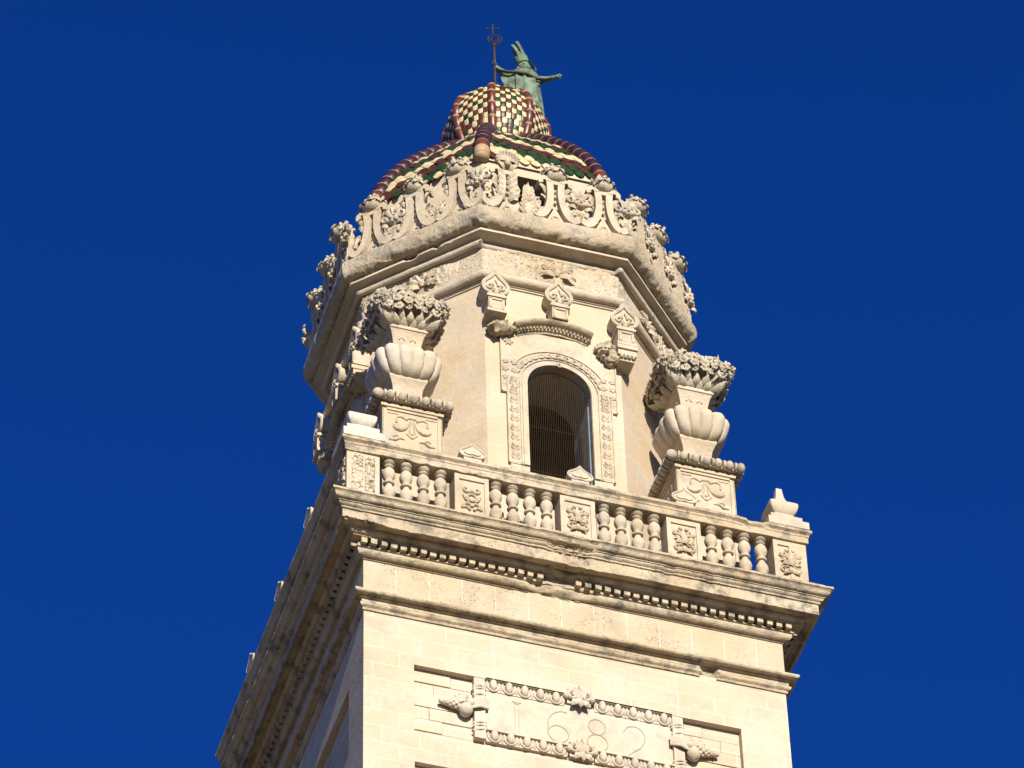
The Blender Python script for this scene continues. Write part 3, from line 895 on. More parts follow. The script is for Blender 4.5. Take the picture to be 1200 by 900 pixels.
# attic under the dome --------------------------------------------------------
ATT = offset_poly(WALL, -0.27)
mb = LT()
zA, zB = 8.44, 11.2
for i in range(8):
    T, L_ = face_frame(ATT, i)
    mb.T = base_T @ T
    H_ = L_ / 2
    def qd(x0, x1, za, zb, y=0.0): mb.add([(x0, y, za), (x1, y, za), (x1, y, zb), (x0, y, zb)], [(0, 1, 2, 3)])
    if i % 2 == 0:
        a, b, zc, zd = -0.52, 0.42, 9.3, 10.8
        qd(-H_, a, zA, zB); qd(b, H_, zA, zB); qd(a, b, zA, zc); qd(a, b, zd, zB)
        for (p, q_) in (((a, zc), (b, zc)), ((b, zc), (b, zd)), ((b, zd), (a, zd)), ((a, zd), (a, zc))):
            mb.add([(p[0], 0, p[1]), (q_[0], 0, q_[1]), (q_[0], 0.4, q_[1]), (p[0], 0.4, p[1])], [(0, 1, 2, 3)])
    else: qd(-H_, H_, zA, zB)
mb.T = base_T
mb.add([(p.x, p.y, 10.9) for p in ATT], [tuple(reversed(range(8)))])
mb.build('attic_wall', M['plaster'], tower, smooth=0, recalc=False)
# dome: tiles on eight curved sides, ridge ribs --------------------------------
DB = offset_poly(WALL, -0.32)                           # springing outline
CEN = Vector((0.03, -0.02))
def dome_pt(f):                                          # scale and height along the curve, f = 0 springing .. 1 top
    dp = ((2.92, 11.04), (2.66, 11.82), (2.28, 12.57), (1.84, 13.24), (1.33, 13.90), (0.87, 14.40))
    q = max(-0.1, f) * 5; k = max(0, min(4, int(q))); t = q - k
    # Catmull-Rom through the measured profile
    g = lambda i_: dp[i_] if 0 <= i_ <= 5 else (2 * dp[0][0] - dp[1][0] - 0.1, 2 * dp[0][1] - dp[1][1]) if i_ < 0 else (2 * dp[5][0] - dp[4][0], 2 * dp[5][1] - dp[4][1])
    out = []
    for c_ in (0, 1):
        a, b, c, e = g(k - 1)[c_], g(k)[c_], g(k + 1)[c_], g(k + 2)[c_]
        out.append(0.5 * (2 * b + (c - a) * t + (2 * a - 5 * b + 4 * c - e) * t * t + (3 * b - a - 3 * c + e) * t ** 3))
    return out[0] / 2.82, out[1]
def dome_at(i, u, f):
    k, z = dome_pt(f)
    a, b = DB[i], DB[(i + 1) % 8]
    p = CEN + ((a + (b - a) * u) - CEN) * k
    return Vector((p.x, p.y, z))
mb = LT()
NR = 21
random.seed(5)
def tile(m_, c, right, upv, nrm, wd, ln, mi, lift=0.035, blunt=False):
    """one scale: square head, pointed round tail that hangs downhill, slightly domed"""
    pts = [(-0.5, 0.55, 0.0), (0.5, 0.55, 0.0), (0.5, -0.05, 0.5), (0.34, -0.36, 0.85), (0.0, -0.55, 1.0), (-0.34, -0.36, 0.85), (-0.5, -0.05, 0.5)]
    if blunt: pts = [(-0.47, 0.55, 0.0), (0.47, 0.55, 0.0), (0.47, -0.28, 0.7), (0.34, -0.47, 0.95), (0.0, -0.55, 1.0), (-0.34, -0.47, 0.95), (-0.47, -0.28, 0.7)]
    top = [c + right * (x * wd) + upv * (z * ln) + nrm * (0.012 + lift * l) for x, z, l in pts]
    top.append(c + upv * (0.05 * ln) + nrm * (0.022 + lift * 0.5 + wd * 0.10))
    bot = [p - nrm * 0.022 for p in top[:7]]
    fs = [(i_, (i_ + 1) % 7, 7) for i_ in range(7)] + [((i_ + 1) % 7, i_, 8 + i_, 8 + (i_ + 1) % 7) for i_ in range(7)]
    m_.add(top + bot, fs, mi)
SEQ = [0, 0, 1, 1, 2, 2]
for i in range(8):
    # under-roof
    nseg = 12
    for k in range(nseg):
        p = [dome_at(i, 0, k / nseg), dome_at(i, 1, k / nseg), dome_at(i, 1, (k + 1) / nseg), dome_at(i, 0, (k + 1) / nseg)]
        mb.add(p, [(0, 1, 2, 3)], 3)
    for rI in range(NR):
        f = (rI + 0.35) / NR
        a, b = dome_at(i, 0, f), dome_at(i, 1, f)
        up_ = (dome_at(i, 0.5, f + 0.02) - dome_at(i, 0.5, f)).normalized()
        e = (b - a).normalized(); nn = e.cross(up_)
        L_ = (b - a).length
        st = 0.235
        nc = max(1, int(L_ / st))
        ln = 0.37
        off = 0.5 * (rI % 2)
        for c_ in range(nc + 1):
            x = (c_ + off - nc / 2) * st
            if abs(x) > L_ / 2 - 0.04: continue
            u_ = x / L_ + 0.5
            if f < (0.02 if i == 0 else 0.02 * u_ if i == 7 else 0.0): continue        # eaves cut higher over the middle of the front
            kx = x / st
            ph = (rI * 1.0 + kx * 0.5) if i % 2 == 0 else (rI * 1.0 - kx * 0.5)
            ci = SEQ[int(math.floor(ph + i * 2)) % 6]
            if random.random() < 0.02: ci = random.choice((0, 1, 2))
            p = (a + b) / 2 + e * (x + random.uniform(-0.008, 0.008))
            tile(mb, p, e, up_, nn, st * 0.98, ln * random.uniform(0.95, 1.06), ci, 0.035 + random.uniform(-0.008, 0.012))
dome = mb.build('tiled_dome', [M['t_cream'], M['t_green'], M['t_maroon'], M['plaster']], tower, smooth=25, recalc=False)
for i in range(8):
    m_ = LT()
    pts, mis, rad = [], [], []
    nseg = 13
    for k in range(nseg):
        fs_ = 0.004 if i == 0 else -0.01
        f0, f1 = fs_ + (0.98 - fs_) * k / nseg, fs_ + (0.98 - fs_) * (k + 1) / nseg
        for f, j, rr_ in ((f0, 3, 0.164), (f0 + (f1 - f0) * 0.03, 3, 0.164), (f0 + (f1 - f0) * 0.04, 0, 0.168), (f0 + (f1 - f0) * 0.98, 0, 0.170)):
            pts.append(dome_at(i, 0, f) + Vector((0, 0, 0.03))); rad.append(rr_)
            mis.append(((2 if k == 0 else 1 if k == 1 else 0) if i == 0 else (1 if k < 1 else 0)) if j == 0 else 3)
    m_.tube(pts, rad, 12, True, None, mis[:-1])
    m_.blob(tuple(pts[0]), (0.16, 0.16, 0.12), 12, 8, mi=2 if i == 0 else 1)
    m_.build('ridge_rib', [M['r_purple'], M['r_orange'], M['r_joint'], M['r_joint']], dome, smooth=50)

# lantern cap ------------------------------------------------------------------
LC = Vector((0.07, -0.02))
lp = [(0.80, 14.2), (0.80, 14.50), (0.88, 14.56), (0.95, 14.75), (1.02, 15.02), (1.04, 15.30), (1.02, 15.58), (0.965, 15.82), (0.86, 16.03), (0.70, 16.20), (0.48, 16.34), (0.24, 16.43), (0.10, 16.45)]
def lant(a_idx, u, t):
    """point on side a_idx, u across, t along the profile (0..1, from the tile foot)"""
    q = 2 + t * (len(lp) - 3); k = int(min(q, len(lp) - 2)); fr_ = q - k
    r_ = lp[k][0] + (lp[k + 1][0] - lp[k][0]) * fr_; z = lp[k][1] + (lp[k + 1][1] - lp[k][1]) * fr_
    a0 = -PI / 2 - PI / 8 + a_idx * PI / 4; a1 = a0 + PI / 4
    p0 = Vector((math.cos(a0), math.sin(a0))); p1 = Vector((math.cos(a1), math.sin(a1)))
    p = (p0 + (p1 - p0) * u)
    bulge = 1 + 0.05 * math.sin(PI * u)
    p = LC + p * (r_ / math.cos(PI / 8)) * 0.985 * bulge
    return Vector((p.x, p.y, z))
mb = LT()
mb.lathe([(r_ * 1.04, z) for r_, z in lp[:3]], 8, (LC.x, LC.y, 0), None, 3)
NR2 = 19
for i in range(8):
    for k in range(14):
        mb.add([lant(i, 0, k / 14), lant(i, 1, k / 14), lant(i, 1, (k + 1) / 14), lant(i, 0, (k + 1) / 14)], [(0, 1, 2, 3)], 3)
    for rI in range(NR2):
        t = (rI + 0.3) / NR2 * 0.97
        a, b = lant(i, 0, t), lant(i, 1, t)
        L_ = (b - a).length
        nc = max(1, round((L_ - 0.17) / 0.112))
        st = (L_ - 0.15) / nc
        if L_ < 0.22: continue
        for c_ in range(nc):
            u = 0.5 + ((c_ + 0.5) - nc / 2) * st / L_
            p = lant(i, u, t); up_ = (lant(i, u, t + 0.02) - p).normalized()
            e = (lant(i, u + 0.03, t) - lant(i, u - 0.03, t)).normalized(); nn = e.cross(up_)
            if (rI + c_ + i) % 2: ci = 0
            else: ci = 1 if (rI // 2 + c_) % 3 == 0 else 2
            if random.random() < 0.05: ci = random.choice((1, 2))
            tile(mb, p, e, up_, nn, st * 0.97, 0.165, ci, 0.018, True)
cap = mb.build('lantern_cap', [M['t_cream'], M['t_dkgreen'], M['t_brown'], M['r_joint']], tower, smooth=25, recalc=False)
for i in range(8):
    m_ = LT()
    pts, mis, rad = [], [], []
    nseg = 7
    for k in range(nseg):
        for s_, j in ((0.0, 1), (0.08, 1), (0.09, 0), (0.94, 0)):
            pts.append(lant(i, 0, (k + s_) / nseg * 0.94)); rad.append(0.086 if j else 0.096); mis.append(j)
    m_.tube(pts, rad, 10, True, None, mis[:-1])
    m_.blob(tuple(pts[0] - Vector((0, 0, 0.05))), (0.1, 0.1, 0.12), 8, 6, mi=1)
    m_.build('ridge_rib', [M['r_orange'], M['r_joint']], cap, smooth=50)

# ------------------------------------------------------------------ balustrade round the terrace: one thing
bal = empty('balustrade', (0, 0, -1.05))
tag(bal, 'carved limestone balustrade with bulbous balusters running round the terrace above the main cornice', 'balustrade')
def LB():
    m_ = MB(); m_.T = Matrix.Translation((0, 0, 1.05)); return m_
mb = LB()
SQ = square(4.42)
moulding(mb, SQ, [(-0.36, -1.055), (0.03, -1.055), (0.03, -0.93), (0.0, -0.90), (-0.33, -0.90)], 0.2, None, jitter=0.004)
mb.build('plinth', M['cornice'], bal, smooth=40)
mb = LB()
def er_rail(p, o):
    f = fbm(p, 2.2, 5.5)
    t = 0.02 * sstep(0.2, 0.8, f) if o > 0 else 0
    if o > 0.05 and 3.25 < p.x < 3.6 and p.y < -4: t += 0.05
    z = 0.0
    if p.z < 0.25 and p.y < -4 and p.x < -1.2: t += 0.03 * max(0, fbm(p, 4, 2)); z = 0.05 * max(0, fbm(p, 5, 7))
    return t, z
moulding(mb, SQ, [(-0.34, 0.24), (-0.30, 0.205), (0.0, 0.205), (0.045, 0.21), (0.045, 0.345), (0.06, 0.36), (0.06, 0.40), (0.085, 0.425), (0.11, 0.44), (0.11, 0.505), (0.06, 0.53), (-0.36, 0.53), (-0.40, 0.50), (-0.38, 0.40), (-0.34, 0.38), (-0.34, 0.24)], 0.07, er_rail, jitter=0.006)
mb.build('rail', M['cornice'], bal, smooth=40)
# pedestals with carved panels
def panel_carving(m_, kind, w_, h_):
    """relief on a panel centred at the origin, y = 0 is its sunk face"""
    s_ = min(w_, h_)
    if kind == 0:                                        # ring between scrolls
        m_.tube([(0.085 * math.cos(a), -0.015, -0.02 + 0.085 * math.sin(a)) for a in [2 * PI * k / 16 for k in range(17)]], 0.028, 6)
        for sx in (-1, 1):
            for sz, cz in ((1, 0.14), (-1, -0.20)):
                m_.tube(spiral(sx * 0.10, cz + 0.05 * sz, 0.10, 0.8, -sx * sz * 0 + (PI if sx > 0 else 0), sx * sz, 14, -0.012), [0.034 * (1 - 0.4 * k / 14) for k in range(15)], 6)
            m_.tube([(sx * 0.20, -0.01, -0.30), (sx * 0.10, -0.02, -0.27), (sx * 0.03, -0.02, -0.34)], 0.025, 6)
            m_.tube([(sx * 0.16, -0.012, 0.02), (sx * 0.12, -0.02, -0.08), (sx * 0.05, -0.02, -0.13)], 0.025, 6)
    else:                                                # foliage scrolls round a flower
        for sx in (-1, 1):
            m_.tube([(0, -0.012, 0.02), (sx * 0.05, -0.02, 0.12)] + spiral(sx * 0.125, 0.20, 0.085, 1.1, PI + (0 if sx < 0 else PI) + PI * 0.0, -sx, 16, -0.016), [0.030] * 2 + [0.034 * (1 - 0.4 * k / 16) for k in range(17)], 6)
            m_.tube([(sx * 0.03, -0.012, -0.10), (sx * 0.12, -0.02, -0.13)] + spiral(sx * 0.13, -0.20, 0.075, 1.0, PI / 2, -sx, 14, -0.016), 0.026, 6)
            m_.leaf((sx * 0.06, 0, 0.02), (sx * 0.20, -0.04, 0.04), 0.10, (0, -1, 0), 0.3, 0.03)
            m_.leaf((sx * 0.05, 0, -0.03), (sx * 0.19, -0.04, -0.10), 0.09, (0, -1, 0), 0.3, 0.03)
            m_.leaf((sx * 0.02, 0, -0.22), (sx * 0.16, -0.03, -0.33), 0.08, (0, -1, 0), 0.3, 0.03)
            m_.blob((sx * 0.06, -0.02, 0.30), (0.04, 0.04, 0.045), 8, 6)
        for q in range(6):
            a = q * PI / 3 + kind
            m_.leaf((0, -0.01, -0.02), (0.105 * math.cos(a), -0.05, -0.02 + 0.105 * math.sin(a)), 0.08, (0, -1, 0), 0.3, 0.03)
        m_.blob((0, -0.04, -0.02), (0.045, 0.045, 0.045), 8, 6)
        m_.leaf((0, 0, -0.12), (0, -0.04, -0.30), 0.09, (0, -1, 0), 0.2, 0.03)
def pedestal(k, x, hw, kind, zc=-0.35, hh=0.555, two=False):
    m_ = LB(); m_.T = m_.T @ Matrix.Rotation(k * PI / 2, 4, 'Z') @ Matrix.Translation((x, -4.42, zc))
    dpt = 0.03
    m_.box((0, 0.17 + dpt / 2, 0), (hw, 0.17 - dpt / 2, hh))
    fw = 0.085
    for sx in (-1, 1): m_.box((sx * (hw - fw / 2), dpt / 2, 0), (fw / 2, dpt / 2, hh - 0.001))
    for sz in (-1, 1): m_.box((0, dpt / 2, sz * (hh - 0.06)), (hw - fw - 0.0005, dpt / 2, 0.06))
    o = m_.build('pedestal', M['carved'], bal, smooth=0)
    c_ = LB(); c_.T = c_.T @ Matrix.Rotation(k * PI / 2, 4, 'Z') @ Matrix.Translation((x, -4.42 + dpt, zc + 0.02))
    if two:                                              # eroded lattice-like field
        n, m2 = 44, 84
        W2, H2 = (hw - fw), hh - 0.10
        vs_, fs = [], []
        for j in range(m2 + 1):
            for i in range(n + 1):
                px, pz = -W2 + 2 * W2 * i / n, -H2 + 2 * H2 * j / m2
                ds_ = noise.voronoi(Vector((px * 11, k * 3.1, pz * 9)))[0]
                dd = 0.008 + 0.075 * (1 - sstep(0.05, 0.38, ds_[1] - ds_[0])) * (0.6 + 0.5 * nz3((px, k, pz), 5)) - (0.03 if abs(px - 0.02) < 0.012 else 0)
                if i in (0, n) or j in (0, m2): dd = -0.01
                vs_.append((px, -dd, pz))
        for j in range(m2):
            for i in range(n):
                a = j * (n + 1) + i
                fs.append((a, a + 1, a + n + 2, a + n + 1))
        c_.add(vs_, fs)
    else: panel_carving(c_, kind, hw * 2, hh * 2)
    c_.build('panel_carving', M['porous'] if two else M['carved'], o, smooth=60)
CORN = (-4.11, 4.09)
for k in range(4):
    pedestal(k, -4.11, 0.308, 0 if k else 3, two=(k in (0, 3)))
    pedestal(k, -2.055, 0.325, 0)
    pedestal(k, -0.03, 0.335, 1)
    pedestal(k, 2.02, 0.33, 2)
    pedestal(k, 4.095, 0.322, 3, two=(k == 3))
# balusters
bp_ = [(0.105, -0.93), (0.105, -0.87), (0.07, -0.86), (0.085, -0.845), (0.098, -0.82), (0.085, -0.795), (0.06, -0.775), (0.058, -0.74), (0.085, -0.68), (0.118, -0.61), (0.125, -0.545), (0.112, -0.48), (0.082, -0.42), (0.06, -0.375),
       (0.06, -0.36), (0.098, -0.345), (0.108, -0.32), (0.098, -0.295), (0.06, -0.28), (0.06, -0.26), (0.09, -0.21), (0.118, -0.14), (0.122, -0.075), (0.105, -0.005), (0.075, 0.04), (0.058, 0.06), (0.09, 0.075), (0.102, 0.095), (0.09, 0.115), (0.06, 0.125), (0.065, 0.14), (0.105, 0.155), (0.126, 0.185), (0.118, 0.212)]
m_ = LB()
m_.lathe([(r_ * 1.0, z - 0.0) for r_, z in bp_], 18, (0, -4.30, 0))
b0 = m_.build('baluster', M['carved'], bal, smooth=40)
first = True
for k in range(4):
    for g_ in (-3.11, -1.085, 0.99, 3.07):
        for s_ in (-0.485, -0.16, 0.165, 0.49):
            o = b0 if first else b0.copy()
            if not first:
                col.objects.link(o); o.parent = bal
            first = False
            o.rotation_euler.z = k * PI / 2
            o.location = Matrix.Rotation(k * PI / 2, 3, 'Z') @ Vector((g_ + s_, 0, 0))

# ------------------------------------------------------------------ openwork parapet on the belfry cornice: one thing
par = empty('openwork_parapet', (0, 0, 8.45))
tag(par, 'openwork limestone parapet of scrolled straps, flower capitals and masks crowning the belfry cornice', 'parapet')
def LP():
    m_ = MB(); m_.T = Matrix.Translation((0, 0, -8.45)); return m_
PAR = offset_poly(WALL, 0.47)
mb = LP()
def er_pl(p, o): return (0.02 * max(0, fbm(p, 3, 3)), 0.03 * fbm(p, 1.5, 2) if p.z > 8.6 else 0)
moulding(mb, PAR, [(0.0, 8.60), (0.0, 8.70), (0.0, 8.78), (-0.02, 8.82), (-0.12, 8.84), (-0.22, 8.82), (-0.22, 8.44)], 0.08, er_pl, 0.006)
mb.build('plinth', M['carved'], par, smooth=50)

def flower_capital(m_, z, shell=False, sd=0):
    random.seed(sd)
    if shell:                                            # upright fluted shell
        for q in range(11):
            a = R(-20 + 22 * q)
            p = (0.20 * math.cos(a), -0.10, z + 0.20 + 0.19 * math.sin(a))
            m_.blob(p, (0.055, 0.10, 0.055), 8, 6, 0.2)
            m_.tube([(0.03 * math.cos(a), -0.14, z + 0.18), (0.18 * math.cos(a), -0.16, z + 0.20 + 0.16 * math.sin(a))], 0.024, 5)
        m_.blob((0, -0.04, z + 0.2), (0.18, 0.10, 0.18), 12, 8)
        m_.blob((0, -0.14, z + 0.10), (0.07, 0.08, 0.08), 8, 6, 0.3)
        for sx in (-1, 1):
            m_.leaf((sx * 0.05, -0.05, z - 0.05), (sx * 0.22, -0.16, z + 0.06), 0.14, (0, -1, 0.3), 0.3, 0.04)
        return
    b0 = random.uniform(-0.2, 0.2)
    for q in range(8):                                   # acanthus tiers, tips rolled out and down
        a = R(150 + 34 * q) + b0
        ca, sa = math.cos(a), math.sin(a)
        r1 = random.uniform(0.20, 0.27); dz = random.uniform(-0.03, 0.03)
        m_.leaf((0.09 * ca, -0.02 + 0.07 * sa, z - 0.08), (r1 * ca, -0.03 + r1 * sa, z + 0.10 + dz), 0.17, (ca, sa, -0.3), 0.2, 0.035)
        m_.leaf((r1 * 0.85 * ca, -0.03 + r1 * 0.85 * sa, z + 0.11 + dz), (r1 * 1.2 * ca, -0.03 + r1 * 1.2 * sa, z + 0.02 + dz), 0.13, (ca, sa, 1), 0.25, 0.03)
    for q in range(7):
        a = R(160 + 38 * q) + b0
        ca, sa = math.cos(a), math.sin(a)
        r1 = random.uniform(0.17, 0.24); dz = random.uniform(-0.04, 0.04)
        m_.leaf((0.08 * ca, -0.02 + 0.07 * sa, z + 0.06), (r1 * ca, -0.02 + r1 * sa, z + 0.25 + dz), 0.15, (ca, sa, 0), 0.25, 0.035)
        m_.leaf((r1 * 0.8 * ca, -0.02 + r1 * 0.8 * sa, z + 0.24 + dz), (r1 * 1.15 * ca, -0.02 + r1 * 1.15 * sa, z + 0.17 + dz), 0.10, (ca, sa, 1), 0.25, 0.03)
    for q in range(6):
        a = 2 * PI * q / 6 + b0
        m_.leaf((0.02 * math.cos(a), -0.02, z + 0.22), (0.13 * math.cos(a), -0.02 + 0.13 * math.sin(a), z + 0.34 + random.uniform(-0.03, 0.03)), 0.12, (math.cos(a), math.sin(a), 0.4), 0.25, 0.03)
    m_.blob((0, -0.01, z + 0.12), (0.085, 0.07, 0.17), 10, 7, 0.3)

def strap(m_, pts, wd=0.055, dp=0.085, y=0.0):
    m_.tube([(x, y, z) for x, z in pts], 1.0, 4, True, (wd, dp), None, (0, 1, 0))
B2 = lambda *p: [(x, z) for x, _, z in bez(*[(a, 0, b) for a, b in p], 10)]
def crest_unit(i, u, shell=False, lost_left=False, lost_right=False):
    T, L_ = face_frame(PAR, i)
    random.seed(900 + i * 10 + int(u * 3))
    m_ = LP(); m_.T = m_.T @ T @ Matrix.Translation((u, 0.11, 8.80)) @ Matrix.Diagonal((1, 1, 1.17, 1))
    for sx in (-1, 1):
        if (sx < 0 and lost_left) or (sx > 0 and lost_right): continue
        jw = random.uniform(-0.012, 0.012)
        s1 = B2((sx * 0.13, 1.0), (sx * 0.095, 0.78), (sx * (0.10 + jw), 0.55), (sx * 0.15, 0.38))[:-1] + B2((sx * 0.15, 0.38), (sx * 0.21, 0.12), (sx * 0.37, -0.02), (sx * 0.475, 0.17))
        strap(m_, s1, 0.07, 0.11)
        strap(m_, [(sx * (0.225 + 0.09 * math.cos(a)), 0.975 + 0.09 * math.sin(a)) for a in [PI - PI * k * 1.2 / 10 for k in range(11)]], 0.05, 0.11)
        strap(m_, [(sx * 0.47, 0.14), (sx * 0.515, 0.30)], 0.05, 0.095)
        strap(m_, [(sx * 0.515, 0.28), (sx * 0.47, 0.36), (sx * 0.40, 0.37), (sx * 0.36, 0.31), (sx * 0.39, 0.26)], 0.032, 0.09)
        strap(m_, [(sx * 0.14, 0.60), (sx * 0.20, 0.70), (sx * 0.27, 0.74)], 0.02, 0.04, 0.06)
    for sx in (-1, 1):
        if (sx < 0 and lost_left) or (sx > 0 and lost_right): continue
        for (x0_, z0_, x1_, z1_, w_) in ((0.46, 0.22, 0.30, 0.46, 0.13), (0.40, 0.14, 0.22, 0.33, 0.12), (0.17, 0.62, 0.33, 0.80, 0.12), (0.17, 0.80, 0.36, 0.93, 0.11)):
            if random.random() < 0.12: continue
            m_.leaf((sx * x0_, 0.01, z0_), (sx * x1_, -0.04, z1_ + random.uniform(-0.03, 0.03)), w_, (0, -1, 0.2), 0.25, 0.035)
        m_.tube(spiral(sx * 0.36, 0.52, 0.075, 1.0, PI / 2 + sx * 0.6, -sx, 12, 0.0), 0.03, 6)
    m_.box((0, 0.055, 0.72), (0.10, 0.045, 0.32))                      # web behind the beads
    m_.box((0, 0.0, 0.985), (0.15, 0.10, 0.05))
    for z in (0.50, 0.66, 0.80): m_.blob((0, -0.02, z), (0.032, 0.05, 0.03), 8, 6)
    m_.prism([(-0.30, 0.0), (0.30, 0.0), (0.14, 0.16), (0.0, 0.44), (-0.14, 0.16)], 0.0, 0.09)
    m_.tube([(0.07 * math.cos(a), -0.01, 0.14 + 0.05 * math.sin(a)) for a in [2 * PI * k / 12 for k in range(13)]], 0.022, 6)
    for sx in (-1, 1):
        m_.prism([(sx * 0.515 - 0.16, 0.0), (sx * 0.515 + 0.16, 0.0), (sx * 0.515, 0.26)], 0.012, 0.095)
    if shell:                                                          # solid foliage stem
        m_.prism([(-0.30, 0.0), (0.30, 0.0), (0.24, 0.45), (0.30, 0.7), (0.16, 1.0), (-0.16, 1.0), (-0.30, 0.7), (-0.24, 0.45)], 0.01, 0.10)
        for k in range(5):
            for sx in (-1, 1): m_.leaf((sx * 0.03, -0.02, 0.35 + 0.13 * k), (sx * (0.26 - 0.02 * k), -0.08, 0.45 + 0.14 * k), 0.13, (0, -1, 0), 0.3, 0.04)
    o = m_.build('crest_unit', M['carved'], par, smooth=50)
    c_ = LP(); c_.T = c_.T @ T @ Matrix.Translation((u, 0.11, 10.09)) @ Matrix.Diagonal((1.0, 0.95, 1.08, 1)) @ Matrix.Translation((0, 0, -1.29))
    flower_capital(c_, 1.29, shell, i * 10 + int(u * 3))
    c_.build('flower_capital', M['flower'], o, smooth=70)
def mask(i, u, dz=0.0):
    T, L_ = face_frame(PAR, i)
    m_ = LP(); m_.T = m_.T @ T @ Matrix.Translation((u, 0.06, 9.42 + dz)) @ Matrix.Scale(1.1, 4)
    m_.blob((0, 0, 0.05), (0.13, 0.12, 0.16), 12, 9)                   # head
    m_.blob((0, -0.12, 0.03), (0.03, 0.04, 0.05), 7, 6)                # nose
    m_.blob((0, -0.09, -0.06), (0.06, 0.05, 0.03), 8, 6)               # mouth
    for sx in (-1, 1):
        m_.blob((sx * 0.055, -0.10, 0.085), (0.035, 0.03, 0.02), 7, 5)
        m_.blob((sx * 0.08, -0.075, 0.0), (0.05, 0.05, 0.05), 8, 6)
        m_.tube(spiral(sx * 0.16, 0.10, 0.09, 1.0, PI / 2, -sx, 12, -0.03), 0.033, 6)
        m_.leaf((sx * 0.08, -0.02, -0.08), (sx * 0.24, -0.06, -0.12), 0.13, (0, -1, 0.2), 0.3, 0.04)
        m_.leaf((sx * 0.02, -0.03, 0.18), (sx * 0.17, -0.06, 0.32), 0.12, (0, -1, 0.2), 0.2, 0.04)
    m_.leaf((0, -0.04, 0.17), (0, -0.06, 0.36), 0.13, (0, -1, 0), 0.15, 0.05)
    m_.prism([(-0.05, -0.32), (0.05, -0.32), (0.10, -0.05), (-0.10, -0.05)], -0.02, 0.09)
    m_.build('mask', M['flower'] if (i + int(u * 10)) % 3 == 0 else M['carved'], par, smooth=60)
SP = 1.03
for i in range(8):
    T, L_ = face_frame(PAR, i)
    sp = L_ / 3.12
    for k in (-1, 0, 1):
        u = k * sp + (0.04 if i in (0, 7) else 0)
        crest_unit(i, u, shell=(i == 0 and k == -1), lost_right=(i == 0 and k == -1))
        if k < 1 and not (i == 7 and k == 0) and not (i == 0 and k == -1): mask(i, u + sp / 2)
    mask(i, L_ / 2 - 0.03, 0.05)
# leafy stump where the front mask has gone
T, L_ = face_frame(PAR, 0)
m_ = LP(); m_.T = m_.T @ T @ Matrix.Translation((-0.53, 0.09, 8.82))
for k in range(6):
    for sx in (-1, 1): m_.leaf((sx * 0.02, 0, 0.05 + 0.12 * k), (sx * (0.20 - 0.022 * k), -0.06, 0.16 + 0.14 * k), 0.15, (0, -1, 0), 0.25, 0.05)
m_.leaf((0, 0, 0.5), (0.0, -0.03, 0.98), 0.2, (0, -1, 0), 0.1, 0.06)
m_.blob((0, 0.0, 0.2), (0.2, 0.09, 0.25), 10, 8, 0.4)
m_.build('leaf_fragment', M['carved'], par, smooth=60)

